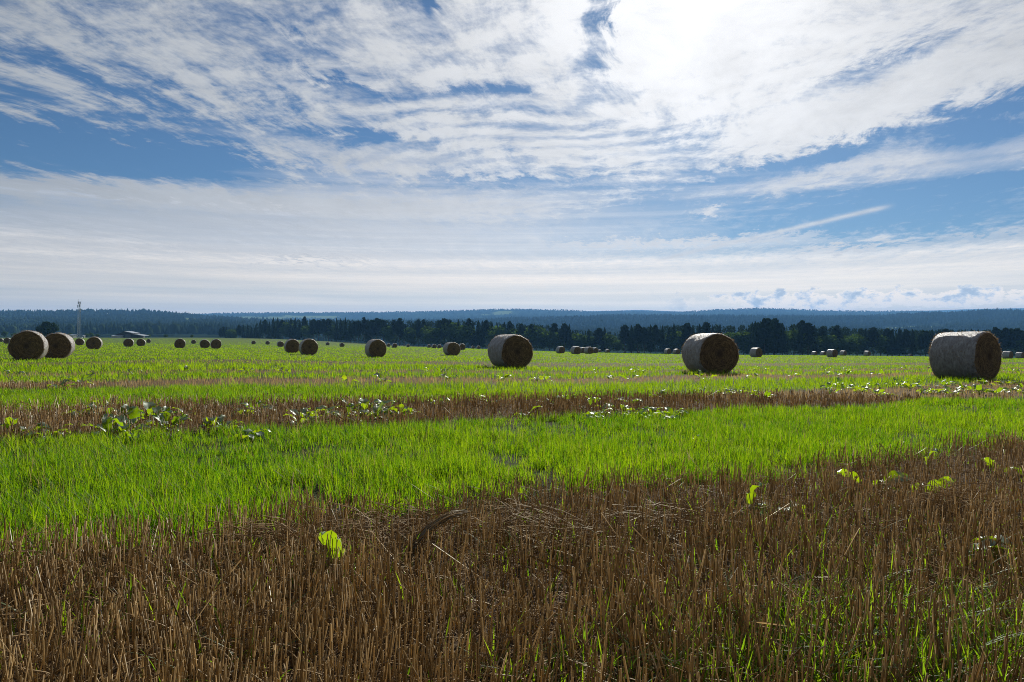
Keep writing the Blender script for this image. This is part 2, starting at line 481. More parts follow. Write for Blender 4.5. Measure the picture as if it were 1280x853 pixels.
def field_material():
    m, nt, b = mat('field_soil')
    geo = nt.nodes.new('ShaderNodeNewGeometry')
    sp = nt.nodes.new('ShaderNodeSeparateXYZ'); nt.links.new(geo.outputs['Position'], sp.inputs[0])
    x, y = X(nt, sp.outputs[0]), X(nt, sp.outputs[1])
    p = vec(nt, x, y, 0.0)
    big = noise(nt, p, 0.5, 3, 0.5); fine = noise(nt, p, 14.0, 6, 0.7); grit = noise(nt, p, 60.0, 4, 0.7)
    s = y - x * SL + x.mn(0.0).mx(-5.0) * 0.09 + (big - 0.5) * 1.0
    g = None
    for a, c in BROWN:
        e = 0.25 + 0.01 * max(a, 0)
        t = s.ss(a - e, a + e) * s.ss(c + e, c - e) * (1.0 if c < 25 else 0.62)
        g = t if g is None else g.mx(t)
    soil = mixc(nt, fine.ss(0.35, 0.7), (0.030, 0.020, 0.013), (0.085, 0.055, 0.032))
    litter = mixc(nt, grit.ss(0.45, 0.6), soil, (0.20, 0.13, 0.07))
    patch = noise(nt, vec(nt, x * 0.02, y * 0.05, 1.0), 1.0, 4, 0.6)
    green = mixc(nt, patch, (0.075, 0.13, 0.008), (0.115, 0.16, 0.012))
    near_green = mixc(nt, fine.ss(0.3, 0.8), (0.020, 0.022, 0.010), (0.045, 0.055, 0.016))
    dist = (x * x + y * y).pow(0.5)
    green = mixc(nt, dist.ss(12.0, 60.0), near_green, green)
    nt.links.new(mixc(nt, g, green, litter), b.inputs['Base Color'])
    b.inputs['Roughness'].default_value = 0.95
    b.inputs['Specular IOR Level'].default_value = 0.1
    bp = nt.nodes.new('ShaderNodeBump'); bp.inputs['Strength'].default_value = 0.7; bp.inputs['Distance'].default_value = 0.03
    nt.links.new((fine + grit * 0.4).s, bp.inputs['Height']); nt.links.new(bp.outputs[0], b.inputs['Normal'])
    return m

def build_field():
    def axis(lo, hi, n, c):
        a = np.arcsinh(lo / c), np.arcsinh(hi / c)
        return np.sinh(np.linspace(a[0], a[1], n)) * c
    xs = axis(-12000, 12000, 320, 2.0); ys = axis(-2500, 1500, 300, 2.0)
    gx, gy = np.meshgrid(xs, ys); z = terrain(gx, gy)
    nx, ny = len(xs), len(ys)
    i = (np.arange(ny - 1)[:, None] * nx + np.arange(nx - 1)[None, :]).ravel()
    q = np.stack([i, i + 1, i + nx + 1, i + nx], 1)
    me = np_mesh('field', np.stack([gx.ravel(), gy.ravel(), z.ravel()], 1), None, field_material(), None, True, q)
    tag(link('field', me), 'striped green and brown harvested field', kind='structure')
build_field()

# ------------------------------------------------------------------ hills
def prof(pts): return np.array(pts, float)
MIDR = prof([(-300, 394), (0, 395), (120, 394.5), (180, 393.5), (230, 396.5), (270, 400), (310, 405), (400, 408), (560, 404), (640, 399), (760, 398), (860, 399), (1000, 400), (1100, 400), (1180, 397), (1230, 394.5), (1280, 394), (1600, 393)])
FARR = prof([(-300, 396), (0, 396), (200, 395), (280, 392.6), (400, 391.2), (520, 390.3), (600, 388.3), (640, 387.2), (700, 388.6), (740, 390.5), (790, 390), (850, 391), (900, 388), (950, 386), (990, 387.5), (1040, 389.5), (1150, 390), (1200, 393), (1280, 395), (1600, 396)])
DISR = prof([(-300, 394), (0, 394), (300, 392), (500, 390.5), (700, 390), (760, 388.8), (800, 387.6), (850, 389.4), (950, 390), (1100, 390), (1160, 388.4), (1200, 387), (1280, 385.3), (1600, 384)])
RINGS = [(470, lambda x: np.interp(x, YE[:, 0], YE[:, 1]) + 4.5),
         (800, lambda x: np.interp(x, [-300, 0, 280, 400, 1280, 1600], [424, 424, 425, 440, 452, 452])),
         (1250, lambda x: np.interp(x, [-300, 0, 280, 400, 1280, 1600], [418, 418, 419, 430, 436, 436])),
         (1900, lambda x: np.interp(x, [-300, 0, 280, 400, 760, 1000, 1280, 1600], [408, 407, 409, 418, 415, 416, 412, 412])),
         (2700, lambda x: np.interp(x, MIDR[:, 0], MIDR[:, 1])),
         (3300, lambda x: np.interp(x, MIDR[:, 0], MIDR[:, 1]) + 1.5),
         (4300, lambda x: 0.45 * np.interp(x, MIDR[:, 0], MIDR[:, 1]) + 0.55 * np.interp(x, FARR[:, 0], FARR[:, 1]) + 2.5),
         (5600, lambda x: np.interp(x, FARR[:, 0], FARR[:, 1])),
         (6600, lambda x: np.interp(x, FARR[:, 0], FARR[:, 1]) + 4),
         (8000, lambda x: np.interp(x, DISR[:, 0], DISR[:, 1])),
         (9600, lambda x: np.interp(x, DISR[:, 0], DISR[:, 1]) + 8)]
RL = np.log([r for r, _ in RINGS])
def hill_y(xp, Y):
    P = np.stack([f(xp) for _, f in RINGS], 0)
    l = np.log(Y); k = np.clip(np.searchsorted(RL, l) - 1, 0, len(RL) - 2)
    t = np.clip((l - RL[k]) / (RL[k + 1] - RL[k]), 0, 1); t = t * t * (3 - 2 * t) * 0.6 + t * 0.4
    i = np.arange(len(xp))
    return P[k, i] * (1 - t) + P[k + 1, i] * t
def hill_z(X_, Y_):
    sh = X_.shape; X_, Y_ = X_.ravel(), Y_.ravel()
    y = hill_y(CX + F * X_ / Y_, Y_)
    z = EYE - (y - YH) / F * Y_
    z = z + (fbm(X_ * 0.0016, Y_ * 0.0016, 31, 4) - 0.5) * np.clip((Y_ - 900) / 2000, 0, 1) * (34 - 24 * np.clip((Y_ - 3600) / 1200, 0, 1))
    return z.reshape(sh)
def meadow_mask(X_, Y_):
    xp = CX + F * X_ / Y_
    m = np.zeros_like(xp)
    wob = (fbm(X_ * 0.006, Y_ * 0.006, 8) - 0.5)
    for x0, x1, d0, d1 in ((298, 358, 4150, 4900), (352, 425, 4700, 5050), (228, 266, 2200, 2660), (618, 640, 4700, 5100), (604, 612, 4700, 4900), (1095, 1180, 1900, 2150)):
        m = np.maximum(m, ((xp + wob * 14 > x0) & (xp + wob * 14 < x1) & (Y_ + wob * 300 > d0) & (Y_ + wob * 300 < d1)) * 1.0)
    return m
def build_hills():
    txs = np.linspace(-1.15, 1.15, 420); Ys = np.exp(np.linspace(math.log(470), math.log(9600), 210))
    T, YY = np.meshgrid(txs, Ys); XX = T * YY
    Z = hill_z(XX, YY)
    global HAZE_LO, HAZE_HI
    HAZE_LO, HAZE_HI = min(float(Z.min()), -42.0) - 1.5, float(Z.max()) + 24.0
    nx = len(txs); i = (np.arange(len(Ys) - 1)[:, None] * nx + np.arange(nx - 1)[None, :]).ravel()
    q = np.stack([i, i + 1, i + nx + 1, i + nx], 1)
    m, nt, b = mat('hill_forest_floor')
    at = nt.nodes.new('ShaderNodeAttribute'); at.attribute_name = 'var'
    sp = nt.nodes.new('ShaderNodeSeparateColor'); nt.links.new(at.outputs['Color'], sp.inputs[0])
    geo = nt.nodes.new('ShaderNodeNewGeometry')
    n1 = noise(nt, geo.outputs['Position'], 0.02, 5, 0.6); n2 = noise(nt, geo.outputs['Position'], 0.0025, 4, 0.55)
    c = mixc(nt, n1.ss(0.35, 0.7), (0.018, 0.035, 0.018), (0.04, 0.062, 0.026))
    c = mixc(nt, n2.ss(0.45, 0.7), c, (0.045, 0.07, 0.03))
    c = mixc(nt, X(nt, sp.outputs[0]), c, (0.19, 0.24, 0.08))
    nt.links.new(c, b.inputs['Base Color']); b.inputs['Roughness'].default_value = 1.0; b.inputs['Specular IOR Level'].default_value = 0.0
    md = meadow_mask(XX.ravel(), YY.ravel())
    me = np_mesh('hills', np.stack([XX.ravel(), YY.ravel(), Z.ravel()], 1), None, m, md[:, None], True, q)
    tag(link('hills', me), 'wooded blue hills with pale meadows on the horizon', kind='structure')
    # woods on the slopes: spiky and round crowns, uncountable
    N = 48000
    tx = rng.uniform(-0.95, 0.95, N); u = rng.random(N)
    Y = np.where(rng.random(N) < 0.72, np.exp(math.log(1000) + u ** 0.8 * (math.log(3300) - math.log(1000))), rng.uniform(3300, 5900, N))
    X_ = tx * Y
    keep = meadow_mask(X_, Y) < 0.5
    xp = CX + F * tx
    keep &= ~((Y < 1250) & (fbm(X_ * 0.01, Y * 0.01, 4) > 0.55))
    X_, Y = X_[keep], Y[keep]; n = len(X_)
    Z = hill_z(X_, Y)
    h = rng.uniform(11, 21, n) * (0.8 + 0.5 * fbm(X_ * 0.01, Y * 0.01, 9)); h = h * np.where(Y > 3300, 0.6, 1.0); r = h * rng.uniform(0.24, 0.40, n) * np.where(Y > 3300, 1.6, 1.0)
    K = 4
    a = rng.uniform(0, 6.28, n)[:, None] + np.arange(K)[None, :] * 2 * math.pi / K
    rnd = rng.random(n) < 0.4
    base = np.stack([X_[:, None] + np.cos(a) * r[:, None], Y[:, None] + np.sin(a) * r[:, None], np.repeat((Z + h * 0.25)[:, None], K, 1)], 2)
    top_r = np.where(rnd, 0.75, 0.38) * r
    midh = np.where(rnd, 0.72, 0.62)
    mid = np.stack([X_[:, None] + np.cos(a + 0.6) * top_r[:, None], Y[:, None] + np.sin(a + 0.6) * top_r[:, None], np.repeat((Z + h * midh)[:, None], K, 1)], 2)
    tip = np.stack([X_, Y, Z + h * np.where(rnd, 0.9, 1.05)], 1)[:, None, :]
    V = np.concatenate([base, mid, tip], 1)
    fs = []
    for k in range(K):
        k2 = (k + 1) % K
        fs += [(k, k2, K + k), (k2, K + k2, K + k), (K + k, K + k2, 2 * K)]
    fs = np.array(fs); T = (np.arange(n)[:, None, None] * (2 * K + 1) + fs[None]).reshape(-1, 3)
    v = np.clip(0.7 * fbm(X_ * 0.004, Y * 0.004, 12) + 0.6 * rng.random(n) - 0.25 + 0.25 * rnd, 0, 1)
    m2 = foliage('hill_tree_crowns', (0.014, 0.030, 0.016), (0.042, 0.066, 0.028), (0.02, 0.04, 0.01), (0.05, 0.08, 0.015), 0, 0.5, 0.15)
    me = np_mesh('hill_forest', V.reshape(-1, 3), T, m2, np.repeat(v, 2 * K + 1)[:, None])
    tag(link('hill_forest', me), 'dense far-off woods covering the hill slopes', 'forest', kind='stuff')
build_hills()

# ------------------------------------------------------------------ grass, stubble, straw
def blades(P, h, w, yaw, lean, bend, var, nseg=2):
    """P base (n,3). Returns verts, tris, per-vertex var"""
    n = len(P)
    dirx, diry = np.cos(yaw), np.sin(yaw)           # lean direction
    fx, fy = -diry, dirx                            # blade width axis
    rows = []
    for k in range(nseg + 1):
        t = k / nseg
        up = h * t * (1 - 0.30 * bend * t)
        out = h * (lean * t + bend * t * t)
        ww = w * (1 - t ** 1.6) * (0.75 + 0.5 * min(t * 3, 1) * 0.5)
        c = np.stack([P[:, 0] + dirx * out, P[:, 1] + diry * out, P[:, 2] + up], 1)
        if k < nseg:
            o = np.stack([fx * ww * 0.5, fy * ww * 0.5, np.zeros(n)], 1)
            rows += [c - o, c + o]
        else: rows.append(c)
    V = np.stack(rows, 1); m = V.shape[1]
    fs = []
    for k in range(nseg - 1):
        a = 2 * k; fs += [(a, a + 1, a + 3), (a, a + 3, a + 2)]
    a = 2 * (nseg - 1); fs.append((a, a + 1, a + 2))
    T = (np.arange(n)[:, None, None] * m + np.array(fs)[None]).reshape(-1, 3)
    return V.reshape(-1, 3), T, (np.repeat(var, m)[:, None] if var.ndim == 1 else np.repeat(var, m, 0))

def sample_field(n, y0, y1, power=0.0, tmax=1.05):
    """points spread over the field wedge, denser near the camera"""
    Y = np.exp(rng.uniform(math.log(y0), math.log(y1), n)) if power == 0 else (y0 ** power + rng.random(n) * (y1 ** power - y0 ** power)) ** (1 / power)
    tx = rng.uniform(-tmax, tmax, n)
    X_ = tx * Y + rng.uniform(-0.6, 0.6, n)
    return X_, Y

def in_bale(X_, Y_):
    m = np.zeros(len(X_), bool)
    for (bx, by, a) in BALE_POS:
        ux, uy = math.sin(a), math.cos(a)
        dx, dy = X_ - bx, Y_ - by
        al = np.abs(dx * ux + dy * uy); ac = np.abs(-dx * uy + dy * ux)
        m |= (al < BALE_L / 2) & (ac < 0.42)
    return m
BALE_POS = []
AXIS = R(153)
for i, (x, t, b, j, l) in enumerate(BALES):
    d = _fit[i, 3]; BALE_POS.append(((x - CX) / F * d, d, AXIS + R(j)))

def build_grass():
    for name, n, y0, y1, hs, lab in (('grass_strip', 640000, 2.2, 13.0, (0.055, 0.125), 'lush green regrowth in the nearest strips'),
                                     ('far_grass', 400000, 13.0, 420.0, (0.10, 0.19), 'green regrowth across the middle and far field')):
        tuft = 7 if y1 < 20 else 3
        X_, Y = sample_field(n // tuft, y0, y1, 0.6 if y1 < 20 else 0)
        X_, Y = np.repeat(X_, tuft), np.repeat(Y, tuft)
        th_ = np.repeat(rng.uniform(0.55, 1.35, n // tuft), tuft); tv_ = np.repeat(rng.uniform(-0.38, 0.38, n // tuft), tuft)
        sp = np.maximum(0.022, Y * 0.0012)
        X_, Y = X_ + rng.normal(0, 1, len(X_)) * sp, Y + rng.normal(0, 1, len(Y)) * sp
        g = green_mask(X_, Y)
        clump = fbm(X_ * 1.6, Y * 1.6, 41)
        hole = fbm(X_ * 4.5, Y * 4.5, 47, 2)
        keep = (rng.random(len(X_)) < np.clip(g * (0.35 + 0.9 * clump) * np.clip((hole - 0.24) * 4, 0.2, 1.3) + 0.015, 0, 1)) if y1 < 20 else (rng.random(len(X_)) < g ** 1.5)
        keep &= ~in_bale(X_, Y)
        X_, Y, clump, g = X_[keep], Y[keep], clump[keep], g[keep]; k = len(X_)
        Z = terrain(X_, Y) - 0.005
        h = rng.uniform(hs[0], hs[1], k) * (0.50 + 0.95 * clump) * (0.6 + 0.4 * g) * th_[keep] * np.where(Y > 30, 0.7, 1.0)
        w = np.maximum(0.0050, Y * 0.00066) * rng.uniform(0.7, 1.4, k)
        yaw = rng.uniform(0, 6.283, k)
        lean = rng.uniform(0.0, 0.38, k); bend = rng.uniform(0.0, 0.55, k) ** 1.5 * 1.6
        var = np.clip(0.65 * fbm(X_ * 0.5, Y * 0.5, 17) + 0.7 * rng.random(k) - 0.2 + tv_[keep] + (0 if y1 < 20 else 0.25), 0, 1)
        dryv = np.clip((rng.random(k) < 0.06 + 0.08 * (hole[keep] < 0.42)) * rng.uniform(0.5, 1, k) + np.clip(rng.normal(0, 0.06, k), 0, 1), 0, 1)
        V, T, C = blades(np.stack([X_, Y, Z], 1), h, w, yaw, lean, bend, np.column_stack([var, dryv if y1 < 20 else dryv * 0.3]), 2)
        tag(link(name, np_mesh(name, V, T, M_GRASS, C)), lab, 'grass', kind='stuff')

def stalks(P, h, r, lx, ly, var, sides=3):
    n = len(P); a = rng.uniform(0, 6.28, n)[:, None] + np.arange(sides)[None] * 2 * math.pi / sides
    lo = np.stack([P[:, 0, None] + np.cos(a) * r[:, None], P[:, 1, None] + np.sin(a) * r[:, None], np.repeat(P[:, 2, None], sides, 1)], 2)
    cut = rng.uniform(-1, 1, n)[:, None] * np.cos(a) * r[:, None] * 1.5
    hi = np.stack([P[:, 0, None] + (lx * h)[:, None] + np.cos(a) * r[:, None] * 0.9, P[:, 1, None] + (ly * h)[:, None] + np.sin(a) * r[:, None] * 0.9, (P[:, 2] + h)[:, None] + cut], 2)
    V = np.concatenate([lo, hi], 1); fs = []
    for k in range(sides):
        k2 = (k + 1) % sides; fs += [(k, k2, sides + k2), (k, sides + k2, sides + k)]
    if sides == 3: fs.append((3, 4, 5))
    T = (np.arange(n)[:, None, None] * 2 * sides + np.array(fs)[None]).reshape(-1, 3)
    return V.reshape(-1, 3), T, np.repeat(var, 2 * sides)[:, None]

def lying(P, L, r, yaw, pitch, var):
    """loose straws: thin three-sided bars"""
    n = len(P)
    d = np.stack([np.cos(yaw) * np.cos(pitch), np.sin(yaw) * np.cos(pitch), np.sin(pitch)], 1)
    u = np.stack([-np.sin(yaw), np.cos(yaw), np.zeros(n)], 1); w = np.cross(d, u)
    vs = []
    for s in (0.0, 0.5, 1.0):
        sag = np.array([0, 0, 1.0])[None] * (0.05 * L * (1 - 4 * (s - 0.5) ** 2))[:, None]
        c = P + d * (L * s)[:, None] + sag
        for k in range(3):
            t = 2 * math.pi * k / 3
            vs.append(c + (u * math.cos(t) + w * math.sin(t)) * r[:, None])
    V = np.stack(vs, 1); fs = []
    for s in (0, 3):
        for k in range(3):
            k2 = (k + 1) % 3; fs += [(s + k, s + k2, s + 3 + k2), (s + k, s + 3 + k2, s + 3 + k)]
    T = (np.arange(n)[:, None, None] * 9 + np.array(fs)[None]).reshape(-1, 3)
    return V.reshape(-1, 3), T, np.repeat(var, 9)[:, None]

MATS_PX = [(500, 675, 0.30), (660, 668, 0.22), (20, 690, 0.25), (830, 665, 0.25), (345, 690, 0.18), (720, 690, 0.2), (900, 570, 0.3), (240, 650, 0.25), (480, 625, 0.3), (1180, 640, 0.2)]
MAT_G = [(*ground_at(x, y)[:2], r) for x, y, r in MATS_PX]
def flattened(X_, Y_):
    m = np.zeros(len(X_))
    for x, y, r in MAT_G: m = np.maximum(m, np.exp(-0.5 * ((X_ - x) ** 2 + (Y_ - y) ** 2) / (r * 0.5) ** 2))
    return m

def build_stubble():
    # near, in drill rows
    n = 84000
    X_, Y = sample_field(n, 0.9, 12.5, 0.7)
    ux, uy = 1 / math.hypot(1, SL), SL / math.hypot(1, SL)
    acr = -X_ * uy + Y * ux
    row = np.round(acr / 0.125) * 0.125 + rng.normal(0, 0.022, n)
    sh = row - acr; X_, Y = X_ - uy * sh, Y + ux * sh
    keep = (green_mask(X_, Y) < 0.75) & (rng.random(n) > 0.75 * flattened(X_, Y)) & (rng.random(n) < 0.15 + 1.25 * fbm(X_ * 2.1, Y * 2.1, 63)) & ~in_bale(X_, Y) & (np.hypot(X_, Y) > 0.95)
    X_, Y = X_[keep], Y[keep]; k = len(X_)
    P = np.stack([X_, Y, terrain(X_, Y) - 0.01], 1)
    h = rng.uniform(0.09, 0.185, k) * (0.72 + 0.5 * fbm(X_ * 0.9, Y * 0.9, 51))
    cl = fbm(X_ * 2.2, Y * 2.2, 77) * 6.28 * 2
    lx = rng.normal(0, 0.11, k) + 0.10 * np.cos(cl); ly = rng.normal(0, 0.11, k) + 0.10 * np.sin(cl)
    var = np.clip(0.5 * fbm(X_ * 0.8, Y * 0.8, 13) + 1.1 * rng.random(k) ** 1.4 - 0.3, 0, 1)
    brk = rng.random(k) < 0.06; lx = np.where(brk, rng.normal(0, 0.7, k), lx); ly = np.where(brk, rng.normal(0, 0.7, k), ly)
    h = h * np.where(rng.random(k) < 0.2, rng.uniform(0.4, 0.8, k), 1.0)
    V, T, C = stalks(P, h, rng.uniform(0.0012, 0.0028, k) * np.maximum(1, Y / 5), lx, ly, var)
    tag(link('stubble', np_mesh('stubble', V, T, M_STRAW, C)), 'cut brown cereal stubble standing in the near strips', 'stubble', kind='stuff')
    # far strips
    n = 170000
    X_, Y = sample_field(n, 12.0, 170.0, 0)
    keep = (green_mask(X_, Y) < 0.45) & (rng.random(n) < np.where(Y - SL * X_ > 26, 0.45, 1.0)) & ~in_bale(X_, Y)
    X_, Y = X_[keep], Y[keep]; k = len(X_)
    P = np.stack([X_, Y, terrain(X_, Y) - 0.01], 1)
    h = rng.uniform(0.07, 0.15, k) * np.where(Y - SL * X_ > 26, 0.6, 1.0); w = np.maximum(0.006, Y * 0.0006) * rng.uniform(0.7, 1.3, k)
    V, T, C = blades(P, h, w, rng.uniform(0, 6.28, k), rng.uniform(0, 0.25, k), rng.uniform(0, 0.1, k), rng.random(k), 2)
    tag(link('far_stubble', np_mesh('far_stubble', V, T, M_STRAW, C)), 'brown stubble in the farther strips', 'stubble', kind='stuff')
    # loose straw lying about
    n = 34000
    X_, Y = sample_field(n, 0.9, 11.0, 0.8)
    keep = (green_mask(X_, Y) < 0.4) & (np.hypot(X_, Y) > 0.95)
    X_, Y = X_[keep], Y[keep]
    for x, y, r in MAT_G:
        q = 230; X_ = np.concatenate([X_, rng.normal(x, r * 0.55, q)]); Y = np.concatenate([Y, rng.normal(y, r * 0.4, q)])
    ok = green_mask(X_, Y) < 0.5; X_, Y = X_[ok], Y[ok]
    k = len(X_); onmat = flattened(X_, Y)
    P = np.stack([X_, Y, terrain(X_, Y) + 0.006 + rng.random(k) ** 2 * (0.07 + 0.06 * onmat)], 1)
    V, T, C = lying(P, rng.uniform(0.04, 0.13, k) * (1 + 1.0 * onmat), rng.uniform(0.0012, 0.0022, k), rng.uniform(0, 6.28, k), rng.normal(0.06, 0.22, k), rng.random(k))
    tag(link('loose_straw', np_mesh('loose_straw', V, T, M_STRAWP, C)), 'pale loose straw scattered between the stubble', 'straw', kind='stuff')

WEEDS = [(745, 690, 0.22, 60), (1015, 690, 0.30, 150), (1060, 720, 0.25, 80), (1000, 640, 0.2, 50), (1130, 830, 0.35, 260), (1250, 845, 0.30, 320), (1190, 780, 0.3, 160),
         (1010, 850, 0.25, 140), (900, 850, 0.2, 70), (690, 850, 0.12, 70), (640, 845, 0.10, 40), (285, 850, 0.09, 34), (180, 780, 0.2, 70), (60, 770, 0.25, 60), (120, 690, 0.2, 40),
         (240, 700, 0.25, 50), (590, 700, 0.15, 20), (500, 800, 0.2, 14), (900, 640, 0.3, 70), (560, 640, 0.35, 70), (820, 600, 0.4, 120), (1240, 720, 0.25, 90), (960, 760, 0.3, 80),
         (350, 700, 0.15, 40), (425, 700, 0.08, 30), (30, 700, 0.15, 40), (1150, 690, 0.3, 60), (860, 730, 0.3, 40)]
def build_weeds():
    Ps, hs = [], []
    for x, y, r, n in WEEDS:
        gx, gy, gz = ground_at(x, min(y, 848))
        n = int(n * (3.2 if y > 770 and x > 850 else 0.8)); X_, Y = rng.normal(gx, r, n), rng.normal(gy, r * 0.7, n)
        Ps.append(np.stack([X_, Y], 1)); hs.append(np.full(n, 1.0))
    n = 900
    X_, Y = sample_field(n, 1.0, 5.5, 0.8); keep = (green_mask(X_, Y) < 0.5) & (fbm(X_ * 1.1, Y * 1.1, 88) > 0.5)
    Ps.append(np.stack([X_[keep], Y[keep]], 1)); hs.append(np.full(int(keep.sum()), 0.75))
    P = np.concatenate(Ps); k = len(P); sc = np.concatenate(hs)
    ok = np.hypot(P[:, 0], P[:, 1]) > 1.0
    P, sc = P[ok], sc[ok]; k = len(P)
    P3 = np.column_stack([P, terrain(P[:, 0], P[:, 1]) - 0.005])
    V, T, C = blades(P3, rng.uniform(0.05, 0.165, k) * sc, rng.uniform(0.004, 0.009, k), rng.uniform(0, 6.28, k), rng.uniform(0, 0.6, k), rng.uniform(0.05, 0.95, k), rng.random(k), 5)
    tag(link('young_grass', np_mesh('young_grass', V, T, M_WEED, C)), 'thin tufts of young grass sprouting through the near stubble', 'grass', kind='stuff')

build_grass(); build_stubble(); build_weeds()

# ------------------------------------------------------------------ bales
def bale_materials():
    m, nt, b = mat('bale_net_wrap')
    tc = nt.nodes.new('ShaderNodeTexCoord'); sp = nt.nodes.new('ShaderNodeSeparateXYZ'); nt.links.new(tc.outputs['Object'], sp.inputs[0])
    x, y, z = (X(nt, sp.outputs[i]) for i in range(3))
    th = z.atan2(y)
    st = noise(nt, vec(nt, x * 5.0, th * 1.4, 0.0), 3.0, 8, 0.78)
    st2 = noise(nt, tc.outputs['Object'], 5.0, 4, 0.6)
    fib = noise(nt, vec(nt, x * 60.0, th * 9.0, 2.0), 1.0, 4, 0.75)
    c = mixc(nt, st.ss(0.3, 0.7), (0.17, 0.155, 0.14), (0.58, 0.56, 0.54))
    c = mixc(nt, st2.ss(0.35, 0.75) * 0.6, c, (0.22, 0.185, 0.15))
    nt.links.new(c, b.inputs['Base Color']); b.inputs['Roughness'].default_value = 0.5; b.inputs['Specular IOR Level'].default_value = 0.6
    bp = nt.nodes.new('ShaderNodeBump'); bp.inputs['Strength'].default_value = 1.0; bp.inputs['Distance'].default_value = 0.05
    nt.links.new((st + fib * 0.9).s, bp.inputs['Height']); nt.links.new(bp.outputs[0], b.inputs['Normal'])
    m2, nt, b = mat('bale_end_straw')
    tc = nt.nodes.new('ShaderNodeTexCoord'); sp = nt.nodes.new('ShaderNodeSeparateXYZ'); nt.links.new(tc.outputs['Object'], sp.inputs[0])
    x, y, z = (X(nt, sp.outputs[i]) for i in range(3))
    r = (y * y + z * z).pow(0.5); th = z.atan2(y)
    wob = noise(nt, tc.outputs['Object'], 3.0, 3, 0.5)
    rings = noise(nt, vec(nt, r * 34.0 + wob * 9.0 + th * 0.5, th * 2.6, x), 1.0, 6, 0.75)
    fine = noise(nt, tc.outputs['Object'], 42.0, 5, 0.75)
    big = noise(nt, tc.outputs['Object'], 2.4, 3, 0.5)
    c = mixc(nt, (rings * 0.62 + fine * 0.48).ss(0.42, 0.70), (0.035, 0.023, 0.012), (0.36, 0.235, 0.105))
    c = mixc(nt, big.ss(0.5, 0.72) * 0.55, c, (0.10, 0.07, 0.045))
    c = mixc(nt, r.ss(0.16, 0.05) * 0.6, c, (0.05, 0.033, 0.02))
    nt.links.new(c, b.inputs['Base Color']); b.inputs['Roughness'].default_value = 0.9; b.inputs['Specular IOR Level'].default_value = 0.2
    bp = nt.nodes.new('ShaderNodeBump'); bp.inputs['Strength'].default_value = 1.0; bp.inputs['Distance'].default_value = 0.05
    nt.links.new((rings + fine * 0.7).s, bp.inputs['Height']); nt.links.new(bp.outputs[0], b.inputs['Normal'])
    return m, m2

